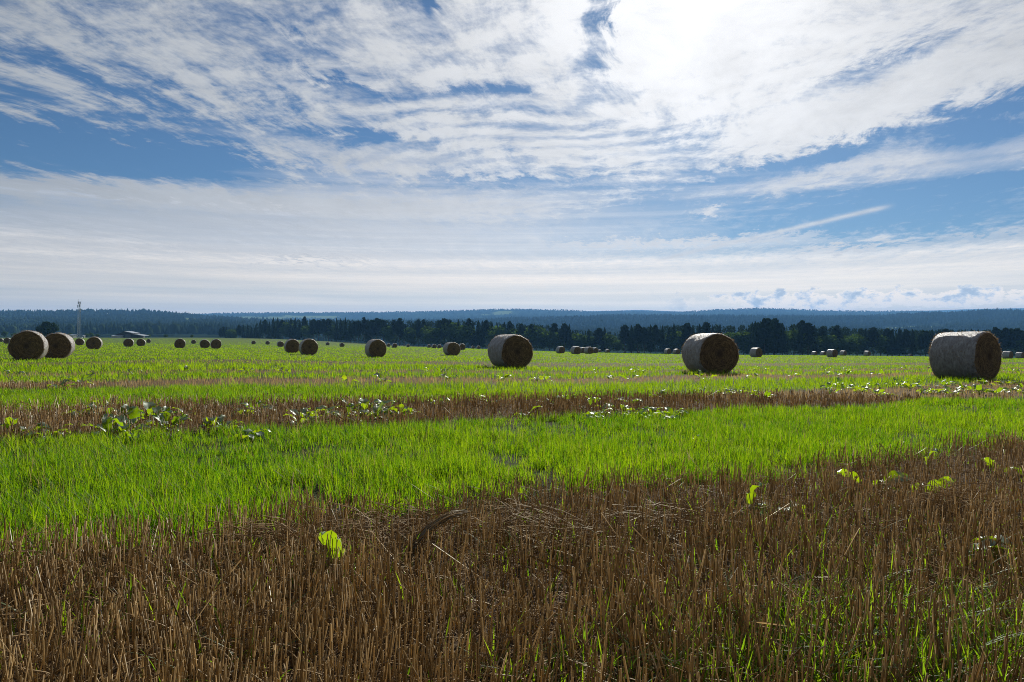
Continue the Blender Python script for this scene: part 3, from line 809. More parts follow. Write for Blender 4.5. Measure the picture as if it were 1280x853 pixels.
def bale_meshes(seed, M_NET, M_END, nseg=56, nl=10, nr=9):
    """axis along local x, centre at origin, flattened where it rests"""
    rg = np.random.default_rng(seed); Rr, L = BALE_D / 2, BALE_L
    ph = rg.uniform(0, 6.28, 6)
    def rad(t, x):
        r = Rr * (1 + 0.020 * np.sin(2 * t + ph[0]) + 0.013 * np.sin(3 * t + ph[1] + x) + 0.008 * np.sin(7 * t + ph[2] + 3 * x) + 0.006 * np.sin(13 * t + ph[3] + 7 * x) + 0.006 * np.sin(11 * x + ph[4]))
        e = np.abs(x) / (L / 2)
        return r - 0.045 * np.clip((e - 0.86) / 0.14, 0, 1) ** 2
    def squash(y, z):
        lim = -Rr * 0.93
        z = np.where(z < lim, lim + (z - lim) * 0.25, z)
        return y * (1 + 0.03 * np.clip(-z / Rr, 0, 1)), z * 0.975
    ts = np.linspace(0, 2 * math.pi, nseg, endpoint=False)
    xs = L / 2 * np.array([-1, -0.97, -0.9, -0.7, -0.4, -0.1, 0.1, 0.4, 0.7, 0.9, 0.97, 1.0])
    V = []
    for x in xs:
        r = rad(ts, x); y, z = squash(np.cos(ts) * r, np.sin(ts) * r)
        V.append(np.stack([np.full(nseg, x) + 0.006 * np.sin(5 * ts + x * 9), y, z], 1))
    V = np.concatenate(V); q = []
    for i in range(len(xs) - 1):
        for k in range(nseg):
            k2 = (k + 1) % nseg; q.append((i * nseg + k, i * nseg + k2, (i + 1) * nseg + k2, (i + 1) * nseg + k))
    wrap = np_mesh('net_wrap', V, None, M_NET, None, True, np.array(q)[:, ::-1])
    ends = []
    for sgn in (1, -1):
        Vv = [np.array([[sgn * (L / 2 + 0.01), 0, 0]])]; q, t3 = [], []
        fr = np.linspace(0, 1, nr + 1)[1:]
        for j, f_ in enumerate(fr):
            r = rad(ts, sgn * L / 2) * f_
            y, z = squash(np.cos(ts) * r, np.sin(ts) * r)
            x = sgn * (L / 2 + 0.045 * (1 - f_ ** 3) * (1 if j < nr - 1 else 0) + 0.012 * (rg.random(nseg) - 0.5) * (f_ < 0.98) + 0.008 * ((j % 2) - 0.5) * (f_ < 0.98))
            Vv.append(np.stack([x * np.ones(nseg), y, z], 1))
        for k in range(nseg):
            k2 = (k + 1) % nseg
            t3.append((0, 1 + k, 1 + k2) if sgn > 0 else (0, 1 + k2, 1 + k))
            for j in range(nr - 1):
                a, b_ = 1 + j * nseg, 1 + (j + 1) * nseg
                f4 = (a + k, b_ + k, b_ + k2, a + k2)
                q.append(f4 if sgn > 0 else f4[::-1])
        ends.append(np_mesh('straw_end', np.concatenate(Vv), np.array(t3), M_END, None, True, np.array(q)))
    # frayed straw round the rims and over the wrap
    n = 2200
    t = rg.uniform(0, 6.28, n); side = rg.choice([-1, 1], n)
    rim = rg.random(n) < 0.72
    x = np.where(rim, side * L / 2 * rg.uniform(0.96, 1.01, n), rg.uniform(-L / 2, L / 2, n))
    rr = rad(t, x) * np.where(rim, rg.uniform(0.93, 1.0, n), 1.0)
    y, z = squash(np.cos(t) * rr, np.sin(t) * rr)
    P = np.stack([x, y, z], 1)
    out = np.stack([np.where(rim, side * rg.uniform(-0.2, 0.9, n), rg.normal(0, 0.5, n)), np.cos(t) * 0.5 - np.sin(t) * rg.normal(0, 0.9, n), np.sin(t) * 0.5 + np.cos(t) * rg.normal(0, 0.9, n)], 1)
    out /= np.linalg.norm(out, axis=1)[:, None]
    Ls = rg.uniform(0.03, 0.11, n)
    side_v = np.cross(out, rg.normal(0, 1, (n, 3))); side_v /= np.linalg.norm(side_v, axis=1)[:, None]
    w = 0.006
    Vs = np.stack([P - side_v * w, P + side_v * w, P + out * Ls[:, None] + side_v * w * 0.5], 1).reshape(-1, 3)
    fray = np_mesh('frayed_straw', Vs, np.arange(3 * n).reshape(-1, 3), M_STRAWP, np.repeat(rg.random(n), 3)[:, None])
    return wrap, ends, fray

def build_bales():
    M_NET, M_END = bale_materials()
    sets = [bale_meshes(100 + k, M_NET, M_END) for k in range(4)]
    for i, (x, t, b, j, lab) in enumerate(BALES):
        bx, by, a = BALE_POS[i]
        z = float(terrain(bx, by))
        o = empty('round_bale', (bx, by, z), 0)
        # local x axis points along heading a (clockwise from north)
        o.rotation_euler = (0, 0, math.pi / 2 - a)
        tag(o, lab, 'hay bale', 'round bales on the field')
        wrap, ends, fray = sets[i % 4]
        zc = BALE_D / 2 * 0.915 - 0.03
        rot = random.uniform(-0.03, 0.03)
        sc = random.uniform(0.985, 1.015)
        kids = [('net_wrap', wrap), ('straw_end', ends[0]), ('straw_end', ends[1])]
        if b - t > 13: kids.append(('frayed_straw', fray))
        for nm, me in kids:
            c = link(nm, me, o, (0, 0, zc)); c.rotation_euler = (0, rot, 0); c.scale = (sc, sc, 1)
            if nm == 'frayed_straw': c['kind'] = 'stuff'
build_bales()

# ------------------------------------------------------------------ broad-leaved plants
ORD = ['first', 'second', 'third', 'fourth', 'fifth', 'sixth', 'seventh', 'eighth', 'ninth', 'tenth', 'eleventh', 'twelfth', 'thirteenth', 'fourteenth', 'fifteenth', 'sixteenth', 'seventeenth', 'eighteenth', 'nineteenth', 'twentieth']
def nth(k): return ORD[k] if k < 20 else ['twenty-', 'thirty-', 'forty-', 'fifty-'][k // 10 - 2] + ORD[k % 10] if k % 10 != 9 else ['thirtieth', 'fortieth', 'fiftieth', 'sixtieth'][k // 10 - 2]
def leaf_meshes():
    out = []
    for k in range(8):
        rg = np.random.default_rng(300 + k)
        L, W = 1.0, (rg.uniform(0.40, 0.52) if k < 6 else 0.56 if k == 6 else 0.34)
        droop = rg.uniform(0.25, 0.9); fold = rg.uniform(0.1, 0.35); wav = rg.uniform(0.02, 0.05); ph = rg.uniform(0, 6)
        if k >= 6: droop, fold, wav = 0.45, 0.22, 0.06
        nu, nv = 11, 7
        V = []
        ang = R(rg.uniform(55, 80)); p = np.array([0.0, 0.0]); pts = [p]
        for i in range(nu + 3):     # bending midrib, petiole first
            ang -= droop * 0.13 * (1 + i * 0.10)
            p = p + np.array([math.cos(ang), math.sin(ang)]) * L / (nu + 2); pts.append(p)
        pts = np.array(pts)
        stem = 4
        V, q = [], []
        for i in range(stem + 1):   # petiole, three-sided
            for m in range(3):
                t = 2.09 * m; V.append((pts[i][0], 0.014 * math.cos(t), pts[i][1] + 0.014 * math.sin(t)))
        for i in range(stem):
            for m in range(3): q.append((i * 3 + m, i * 3 + (m + 1) % 3, i * 3 + 3 + (m + 1) % 3, i * 3 + 3 + m))
        o = len(V); rows = nu + 4 - stem
        for i in range(rows):
            u = i / (rows - 1); c = pts[stem + i]
            hw = W * 0.5 * (math.sin(math.pi * min(1, u * 0.92 + 0.06)) ** 0.6) * (1 - 0.25 * u)
            if i == rows - 1: hw = 0.03
            if k >= 6 and 0 < i < rows - 1: hw *= rg.uniform(0.72, 1.1)
            for j in range(nv):
                s = (j / (nv - 1) - 0.5) * 2
                V.append((c[0] - abs(s) * 0.03, s * hw * math.cos(fold), c[1] + abs(s) * hw * math.sin(fold) + wav * math.sin(u * 15 + s * 3 + ph) * abs(s)))
        for i in range(rows - 1):
            for j in range(nv - 1): q.append((o + i * nv + j, o + i * nv + j + 1, o + (i + 1) * nv + j + 1, o + (i + 1) * nv + j))
        col = np.full((len(V), 1), rg.uniform(0.1, 0.95) if k < 6 else 0.5)
        out.append(np_mesh('leaf', np.array(V), None, M_LEAF, col, True, np.array(q)))
    return out
LEAVES = leaf_meshes()
def plant(px, py, nl, size, label, group=None, lift=0.0, spec=None, ground=None):
    gx, gy, gz = ground if ground else ground_at(px, py, lift)
    o = empty('broad_leaved_plant', (gx, gy, gz - 0.01), random.uniform(0, 6.28) if spec is None else 0.0)
    tag(o, label, 'plant', group)
    if spec is None:
        a0 = random.uniform(0, 6.28)
        spec = [(a0 + i * 2.4 + random.uniform(-0.5, 0.5), random.uniform(-0.35, 0.5), size * random.uniform(0.6, 1.15), random.uniform(-0.4, 0.4)) for i in range(nl)]
    for (a, tilt, s, roll, *wh) in spec:
        c = link('leaf', LEAVES[wh[0]] if wh else random.choice(LEAVES[:6]), o, (0.02 * math.cos(a), 0.02 * math.sin(a), 0))
        c.rotation_mode = 'XYZ'
        c.rotation_euler = (roll, tilt, a); c.scale = (s, s, s)
    return o

def build_plants():
    U = math.pi / 2
    # a leaf heading 'a' in the ground plane; leaves in the near stubble stand up and glow against the sun
    D = -U                       # towards the camera
    plant(430, 715, 0, 0, 'lone weed with one upright glowing yellow-green leaf in near stubble', spec=[(D - 0.45, -0.50, 0.19, 0.35, 6), (0.3, 0.5, 0.10, 0), (4.0, 0.3, 0.09, 0.2)])
    plant(345, 712, 0, 0, 'small flat weed with a pale shiny leaf left of the glowing leaf', spec=[(2.6, 0.3, 0.14, 0.4), (0.3, 0.45, 0.11, -0.2), (5.0, 0.4, 0.10, 0)])
    plant(940, 640, 0, 0, 'weed with rounded glowing leaf, left of those in the right stubble', spec=[(D + 0.5, -0.40, 0.21, 0.3, 6), (0.2, 0.35, 0.13, 0.2), (3.4, 0.5, 0.12, 0), (5.2, 0.4, 0.12, 0.3)])
    plant(978, 640, 0, 0, 'low weed with shiny leaf beside the rounded glowing leaf', spec=[(0.4, 0.2, 0.15, 0.1), (2.7, 0.3, 0.15, 0), (4.4, 0.1, 0.14, 0)])
    plant(1090, 612, 0, 0, 'weed with bright tongue-shaped leaf, centre of those in right stubble', spec=[(3.3, -0.25, 0.22, 0.8, 7), (0.0, 0.05, 0.24, 0.5), (D, -0.2, 0.15, 0.1, 7)])
    plant(1138, 620, 0, 0, 'weed with narrow upright leaves right of the tongue-shaped leaf', spec=[(0.1, -0.25, 0.25, 0.9, 7), (D, -0.3, 0.16, 0.1, 7), (2.9, 0.1, 0.16, 0)])
    plant(1157, 588, 0, 0, 'small upright weed leaf at the far side of the right stubble', spec=[(D + 0.6, -0.4, 0.20, 0.3, 6), (4.5, 0.2, 0.12, 0)])
    plant(1255, 594, 0, 0, 'weed with round bright leaf near right edge of the stubble', spec=[(3.0, -0.3, 0.16, 0.8, 6), (0.2, 0.1, 0.16, -0.2), (D, 0.0, 0.12, 0.2, 6)])
    plant(868, 556, 0, 0, 'weed on the near rim of the widest green strip', spec=[(D + 0.4, -0.1, 0.16, 0.4, 6), (0.2, 0.2, 0.18, 0.2), (4.0, 0.3, 0.16, 0)])
    plant(1296, 702, 0, 0, 'dark green broad weed cut by the right edge, pale shiny leaf tops', spec=[(2.9, 0.25, 0.26, 0.0), (2.2, 0.2, 0.24, 0.1), (3.7, 0.15, 0.26, -0.6), (0.3, 0.2, 0.24, 0.2), (5.0, 0.4, 0.18, 0.1)])
    G = 'broad-leaved weeds in the stubble strips'
    row = [  # px column, row, leaves, size, which
     (8, 535, 4, .26, 'leftmost plant of the broad-leaved row in the near brown strip'), (40, 537, 5, .28, 'plant with drooping pale leaves, second in the near leafy row'),
     (62, 541, 4, .24, None), (104, 516, 5, .28, None), (124, 512, 5, .30, None), (136, 535, 6, .28, None), (150, 519, 6, .30, None), (158, 538, 5, .26, None), (172, 531, 5, .27, None),
     (186, 520, 4, .34, 'tall weed with one large upright leaf left of the near leafy row'), (205, 524, 6, .28, None), (218, 530, 4, .24, None), (233, 517, 3, .25, None),
     (264, 532, 4, .25, None), (282, 532, 5, .26, None), (303, 516, 5, .28, None), (318, 511, 5, .28, None), (313, 542, 2, .25, 'pale shiny leaf standing alone in front of the near leafy row'),
     (375, 522, 5, .28, None), (388, 519, 5, .28, None), (404, 523, 4, .26, None), (432, 523, 5, .32, None), (440, 509, 5, .28, None), (455, 514, 6, .34, None), (470, 519, 7, .36, 'fullest leafy clump, at the right end of the near left row'),
     (485, 511, 7, .34, None), (495, 517, 6, .32, None), (516, 515, 2, .25, None), (545, 505, 4, .24, None), (612, 504, 3, .24, None), (658, 517, 2, .24, None), (682, 503, 3, .25, None),
     (708, 500, 4, .28, None), (742, 505, 4, .28, None), (748, 521, 4, .26, None), (775, 512, 5, .3, None), (786, 505, 6, .3, None), (795, 519, 5, .28, None), (812, 517, 5, .28, None), (822, 497, 5, .28, None), (838, 521, 5, .28, None),
     (910, 492, 5, .3, None), (922, 493, 5, .3, None), (942, 493, 4, .28, None), (955, 498, 3, .26, None), (872, 488, 2, .26, None)]
    import random as _r
    for x in range(1036, 1280, 9): row.append((x + _r.uniform(-4, 4), _r.uniform(484, 497) - (x - 1036) * 0.016, _r.randint(4, 6), _r.uniform(.30, .42), None))
    row += [(x + _r.uniform(-14, 14), y + _r.uniform(-5, 7), max(nl - 1, 2), s_ * 0.8, None) for x, y, nl, s_, l_ in list(row) if x < 1000 and _r.random() < 0.6]
    row.sort(key=lambda r: r[0]); cnt = {}
    for k, (x, y, nl, s, lab) in enumerate(row):
        if lab is None:
            where = ('the leafy belt just before the biggest bale' if x > 1000 else
                     'the near brown strip between the two big middle bales' if x > 600 else 'the left leafy row of the near brown strip')
            cnt[where] = cnt.get(where, -1) + 1
            lab = nth(cnt[where]) + ' low weed from left in ' + where
        plant(x, y - 4, nl + 2, s * (0.88 if x < 1000 else 0.74), lab, G, lift=0.08)
    far = []
    for k in range(60):    # farther strips
        s = random.choice([16.2, 17.2, 18.2, 23.2, 23.6]); X_ = random.uniform(-14, 24)
        Y = s + SL * X_
        if Y < 8 or abs(X_ / Y) > 0.76: continue
        far.append((s > 20, X_ / Y, X_, Y))
    far.sort(); cnt = [-1, -1]
    for f_, _, X_, Y in far:
        cnt[f_] += 1
        plant(0, 0, random.randint(3, 5), random.uniform(.26, .38), nth(cnt[f_]) + ' small weed from the left in the ' + ('third' if f_ else 'second') + ' brown strip', G, ground=(X_, Y, float(terrain(X_, Y))))
build_plants()

# ------------------------------------------------------------------ trees
M_BARK, _nt, _b = mat('bark')
_n = noise(_nt, None, 6.0, 5, 0.6)
_nt.links.new(mixc(_nt, _n, (0.035, 0.026, 0.02), (0.09, 0.065, 0.045)), _b.inputs['Base Color']); _b.inputs['Roughness'].default_value = 0.95

def trunk_mesh(h, r, limbs, seed):
    rg = random.Random(seed); mb = MB()
    p = Vector((0, 0, -0.5)); n = 5
    pts = [p]
    for k in range(1, n + 1): pts.append(Vector((rg.uniform(-.12, .12), rg.uniform(-.12, .12), h * k / n)))
    for k in range(n): mb.bar(pts[k], pts[k + 1], r * (1 - k / n * 0.85), r * (1 - (k + 1) / n * 0.85), 6, False)
    for k in range(limbs):
        z = h * rg.uniform(0.3, 0.75); a = rg.uniform(0, 6.28); l = h * rg.uniform(0.15, 0.3)
        mb.bar((0, 0, z), (math.cos(a) * l, math.sin(a) * l, z + l * 0.7), r * 0.35, r * 0.08, 5, False)
    return mb.mesh('trunk', M_BARK, True)

def conifer(seed, h=18.0, n=760, pine=False):
    rg = np.random.default_rng(seed)
    t = rg.random(n) ** 0.8                                     # 0 base of crown .. 1 tip
    z0 = 0.34 if pine else 0.10
    z = h * (z0 + (1 - z0) * t)
    if pine: rmax = h * 0.17 * np.clip(np.sqrt(np.maximum(1 - ((t - 0.42) / 0.60) ** 2, 0.02)), 0.1, 1)
    else: rmax = h * 0.17 * (1 - t) ** 0.8 + 0.15
    a = rg.uniform(0, 6.28, n)
    lob = 0.75 + 0.35 * np.sin(3 * a + 9 * t + seed) * np.sin(17 * t + seed)
    r = rmax * lob * rg.uniform(0.45, 1.05, n)
    ca, sa = np.cos(a), np.sin(a)
    c = np.stack([ca * r * 0.55, sa * r * 0.55, z], 1)
    tip = np.stack([ca * r, sa * r, z - (0.10 if not pine else -0.06) * r - rg.uniform(0, 0.5, n)], 1)
    w = 0.32 * r + 0.35
    s = np.stack([-sa, ca, np.zeros(n)], 1) * w[:, None] * 0.5
    dz = np.stack([np.zeros(n), np.zeros(n), rg.uniform(0.2, 0.9, n)], 1)
    mid = (c + tip) / 2
    V = np.stack([c - s * 0.4 + dz * 0.5, c + s * 0.4 - dz * 0.5, mid + s - dz * 0.4, mid - s + dz * 0.3, tip, mid + dz], 1)
    fs = np.array([(0, 1, 2), (0, 2, 3), (3, 2, 4), (5, 1, 4), (0, 5, 4)])
    T = (np.arange(n)[:, None, None] * 6 + fs[None]).reshape(-1, 3)
    return V.reshape(-1, 3), T, np.repeat(np.clip(rg.random(n) * 0.8 + 0.2 * lob, 0, 1), 6)[:, None]

def broadleaf(seed, h=16.0, n=1100, wide=0.34):
    rg = np.random.default_rng(seed)
    nb = 15
    bc = rg.normal(0, 1, (nb, 3)); bc /= np.linalg.norm(bc, axis=1)[:, None]
    bc = bc * np.array([h * wide * 0.62, h * wide * 0.62, h * 0.25]) * rg.uniform(0.5, 1.0, nb)[:, None] + np.array([0, 0, h * 0.58])
    br = rg.uniform(0.13, 0.21, nb) * h
    k = rg.integers(0, nb, n)
    d = rg.normal(0, 1, (n, 3)); d /= np.linalg.norm(d, axis=1)[:, None]
    c = bc[k] + d * (br[k] * rg.uniform(0.7, 1.08, n))[:, None]
    c[:, 2] = np.maximum(c[:, 2], h * 0.14)
    u = np.cross(d, rg.normal(0, 1, (n, 3))); u /= np.linalg.norm(u, axis=1)[:, None]; v = np.cross(d, u) + d * rg.normal(0, 0.6, (n, 1))
    s = rg.uniform(0.35, 0.8, n)[:, None] * h / 16
    V = np.stack([c - u * s, c - v * s * 0.8, c + u * s, c + v * s * 0.8 + d * 0.2], 1)
    T = (np.arange(n)[:, None, None] * 4 + np.array([(0, 1, 2), (0, 2, 3)])[None]).reshape(-1, 3)
    return V.reshape(-1, 3), T, np.repeat(np.clip(rg.random(n) * 0.6 + 0.4 * rg.random(nb)[k], 0, 1), 4)[:, None]

FTOP = prof([(270, 415), (280, 409), (305, 406), (330, 400), (345, 398), (400, 397.5), (480, 398.5), (560, 399.5), (600, 400), (640, 402), (700, 405.5), (730, 408), (750, 410), (765, 410), (790, 407), (840, 405), (880, 404.5), (930, 405.5), (940, 402), (955, 399.5), (968, 400), (976, 404), (990, 403.5), (1000, 402), (1012, 406), (1035, 406), (1060, 407.5), (1100, 409.5), (1150, 411), (1200, 410), (1280, 411.5), (1420, 412)])
FDEP = prof([(260, 640), (400, 560), (600, 455), (760, 430), (800, 400), (960, 350), (1100, 362), (1280, 345), (1420, 345)])

def build_trees():
    protos = {'c': [], 'p': [], 'd': []}
    for k in range(5):
        V, T, C = conifer(500 + k); protos['c'].append((np_mesh('crown', V, T, M_CONIF, C), trunk_mesh(16.5, 0.24, 0, k), 18.0))
    for k in range(3):
        V, T, C = conifer(540 + k, pine=True); protos['p'].append((np_mesh('crown', V, T, M_CONIF, C), trunk_mesh(15.5, 0.22, 4, 20 + k), 17.6))
    for k in range(4):
        V, T, C = broadleaf(560 + k); protos['d'].append((np_mesh('crown', V, T, M_DECID, C), trunk_mesh(11.0, 0.26, 6, 40 + k), 15.2))
    def tree(kind, X_, Y, z, H, label, group, name=None, wide=1.0):
        cm, tm, h0 = random.choice(protos[kind]); s = H / h0
        o = empty(name or {'c': 'spruce_tree', 'p': 'pine_tree', 'd': 'broadleaf_tree'}[kind], (X_, Y, z), random.uniform(0, 6.28))
        o.scale = (s * wide, s * wide, s)
        link('trunk', tm, o); link('crown', cm, o)
        return tag(o, label, 'tree', group)
    LAB = {'c': 'pointed spruce', 'p': 'dark pine', 'd': 'rounder leafy tree'}
    SEGS = [(345, 'at its sloping left end'), (455, 'behind the overlapping bales'), (550, 'left of the central bale'), (610, 'just left of the central bale'), (690, 'behind the central bale'), (765, 'behind the loose bale row'),
            (850, 'left of the right-of-centre bale'), (925, 'behind the right-of-centre bale'), (1010, 'around the tall clump'), (1090, 'behind the four far bales'), (1160, 'left of the biggest bale'), (1255, 'behind the biggest bale'), (9999, 'at the right picture edge')]
    nseg = {}
    x = 276.0; cnt = 0
    while x < 1330:
        d = np.interp(x, FDEP[:, 0], FDEP[:, 1]) + random.uniform(-6, 6)
        X_ = (x - CX) / F * d; z = float(terrain(X_, d))
        top = np.interp(x, FTOP[:, 0], FTOP[:, 1]) + abs(random.gauss(0, 3.2)) - 1.4
        H = EYE - (top - YH) / F * d - z
        dec = 0.22 if x < 600 else (0.42 if x < 860 else 0.12)
        if 905 < x < 930: dec = 0.9
        kind = 'd' if random.random() < dec else ('p' if random.random() < 0.5 else 'c')
        if kind == 'd': H *= random.uniform(0.72, 0.9)
        seg = [w for lim, w in SEGS if x < lim][0]
        nseg[(seg, kind)] = nseg.get((seg, kind), -1) + 1
        lab = nth(nseg[(seg, kind)]) + ' ' + LAB[kind] + ' from the left, forest edge ' + seg
        tree(kind, X_, d, z - 0.3, max(H, 5), lab, 'trees along the forest edge', wide=random.uniform(0.95, 1.45) * min(1.25, 19 / max(H, 10)))
        x += random.uniform(5.0, 8.4) * 430 / d * (1.15 if kind == 'd' else 1)
    # tall group that stands out, and single trees
    for px, top, k, lab in ((944, 401.5, 'c', 'tall spruce, left of the tall clump right of the right-of-centre bale'), (956, 399, 'p', 'tallest dark tree of the clump right of the right-of-centre bale'),
                            (967, 400, 'c', 'tall dark tree at the right of the tall clump'), (978, 404, 'c', 'spruce just right of the tall clump'), (1000, 401.5, 'c', 'pointed spruce standing alone above its neighbours right of the tall clump')):
        d = 338.0; X_ = (px - CX) / F * d; z = float(terrain(X_, d)); H = EYE - (top - YH) / F * d - z
        tree(k, X_, d, z - 0.3, H, lab, 'tall trees of the clump', wide=1.15)
    BUSH = ['low bush at the left picture edge behind the small bales', 'low bush just right of the one at the left picture edge', 'low bush left of the lone round tree', 'left of three low bushes right of the mast',
            'middle of three low bushes right of the mast', 'right of three low bushes right of the mast', 'low bush just right of the barn', 'low bush farther right of the barn', 'low bush between the lone round tree and the mast', 'low bush alone on the field rim left of the forest']
    d = 360.0; X_ = (58 - CX) / F * d; z = float(terrain(X_, d))
    V, T, C = broadleaf(777, 16.0, 2600, 0.62)
    protos['r'] = [(np_mesh('crown', V, T, M_CONIF, C), trunk_mesh(9.0, 0.45, 8, 91), 15.0)]  # broadleaf crown in dark needle colour, standing in for its shaded side
    H = EYE - (401.5 - YH) / F * d - z
    tree('r', X_, d, z - 0.2, H, 'lone round dark tree above the far left bales', None, 'broadleaf_tree', 1.05)
    for nb_, (px, top, w) in enumerate(((6, 414, 1.3), (18, 415.5, 1.5), (30, 416, 1.4), (109, 416.5, 1.5), (115, 415.8, 1.4), (122, 417, 1.5), (186, 417.5, 1.5), (207, 418, 1.6), (88, 416, 1.2), (240, 418.5, 1.6))):
        d = 520.0 + random.uniform(-15, 15); X_ = (px - CX) / F * d; z = float(terrain(X_, d)); H = max(EYE - (top - YH) / F * d - z, 2.5)
        tree('d', X_, d, z - 0.2, H, BUSH[nb_], 'bushes on the far left rim', 'bush', w)
    # the wood behind the first row: one mass
    Vs, Ts, Cs, off = [], [], [], 0
    lo = [conifer(600 + k, n=84) for k in range(4)] + [conifer(620 + k, n=84, pine=True) for k in range(2)]
    for k in range(1000):
        x = random.uniform(285, 1420); d = np.interp(x, FDEP[:, 0], FDEP[:, 1]) + 8 + random.random() ** 1.3 * 150
        X_ = (x - CX) / F * d; z = float(terrain(X_, min(d, 555)))
        top = np.interp(x, FTOP[:, 0], FTOP[:, 1]) + 1.8 + abs(random.gauss(0.4, 2.2)) + (3.0 if 690 < x < 780 else 0)
        H = min(max(EYE - (top - YH) / F * d - z, 6), 27)
        V, T, C = lo[k % 6]; s = H / 17.8; a = random.uniform(0, 6.28); wd = s * random.uniform(1.0, 1.4)
        Vr = np.column_stack([(V[:, 0] * math.cos(a) - V[:, 1] * math.sin(a)) * wd + X_, (V[:, 0] * math.sin(a) + V[:, 1] * math.cos(a)) * wd + d, V[:, 2] * s + z])
        Vs.append(Vr); Ts.append(T + off); Cs.append(C); off += len(V)
    me = np_mesh('forest', np.concatenate(Vs), np.concatenate(Ts), M_CONIF, np.concatenate(Cs))
    tag(link('forest', me), 'dark conifer wood behind the forest edge', 'forest', kind='stuff')
build_trees()

# ------------------------------------------------------------------ mast, barn, sheds
def flat_mat(name, col, rough=0.6, metal=0.0, scale=1.5, var=0.35):
    m, nt, b = mat(name)
    n = noise(nt, None, scale, 4, 0.6)
    nt.links.new(mixc(nt, n, tuple(c * (1 - var) for c in col), col), b.inputs['Base Color'])
    b.inputs['Roughness'].default_value = rough; b.inputs['Metallic'].default_value = metal
    return m
M_STEEL = flat_mat('galvanised_steel', (0.55, 0.56, 0.57), 0.45, 0.6)
M_TIMBER_SHADE = flat_mat('dark_timber_and_roof_shade', (0.06, 0.045, 0.035), 0.8)
M_ROOF = flat_mat('metal_roof', (0.62, 0.64, 0.66), 0.3, 0.3)
M_PALE = flat_mat('pale_wall', (0.62, 0.6, 0.55), 0.8)
M_BLACK = flat_mat('antenna_grey', (0.12, 0.12, 0.13), 0.6)

def build_mast():
    d = 610.0; X_ = (99.5 - CX) / F * d; z = float(terrain(X_, min(d, 555)))
    top = EYE - (377.0 - YH) / F * d - z
    o = tag(empty('radio_mast', (X_, d, z - 0.3), 0.4), 'thin grey lattice radio mast rising above the far left bales', 'mast')
    w0, w1 = 1.75, 0.8
    ang = [R(90 + 120 * k) for k in range(3)]
    at = lambda k, h: Vector((math.cos(ang[k]), math.sin(ang[k]), 0)) * (w0 + (w1 - w0) * h / top) + Vector((0, 0, h))
    for k in range(3):
        mb = MB(); mb.bar(at(k, 0), at(k, top), 0.14, 0.11, 6); link('leg', mb.mesh('leg', M_STEEL), o)
    nb = 17
    for k in range(3):
        k2 = (k + 1) % 3; mb = MB()
        for j in range(nb):
            h0, h1 = top * j / nb, top * (j + 1) / nb
            mb.bar(at(k, h0), at(k2, h1), 0.06, n=4); mb.bar(at(k, h1), at(k2, h1), 0.05, n=4)
        link('lattice', mb.mesh('lattice', M_STEEL), o)
    for j, (a, h, r) in enumerate(((0.4, 0.97, 1.2), (2.5, 0.96, 1.2), (4.6, 0.97, 1.2), (1.4, 0.89, 1.3), (3.6, 0.87, 1.2), (5.5, 0.90, 1.3))):
        mb = MB(); c = Vector((math.cos(a) * r, math.sin(a) * r, h * top)); mb.box(c - Vector((.18, .18, 1.1)), c + Vector((.18, .18, 1.1)))
        mb.bar(c, (0, 0, c.z), 0.07, n=4)
        link('panel_antenna', mb.mesh('panel_antenna', M_BLACK), o)
    for j, (a, h) in enumerate(((5.6, 0.79), (1.2, 0.74))):
        mb = MB(); c = Vector((math.cos(a) * 1.5, math.sin(a) * 1.5, h * top)); dr = Vector((math.cos(a), math.sin(a), 0))
        mb.bar(c, c + dr * 0.35, 0.55, 0.6, 12); mb.bar(c, (0, 0, c.z), 0.08, n=4); link('dish', mb.mesh('dish', M_PALE), o)
    for a, l in ((0.2, 3.6), (2.3, 2.6), (4.4, 3.0)):
        mb = MB(); p = Vector((math.cos(a) * 1.5, math.sin(a) * 1.5, top - 0.4)); mb.bar((0, 0, top - .4), p, 0.06, n=4); mb.bar(p, p + Vector((0, 0, l)), 0.07, 0.04, 5)
        link('whip_antenna', mb.mesh('whip_antenna', M_BLACK), o)
    mb = MB(); mb.box((-2.2, -2.2, -0.5), (2.2, 2.2, 0.35)); link('foundation', mb.mesh('foundation', M_PALE), o)

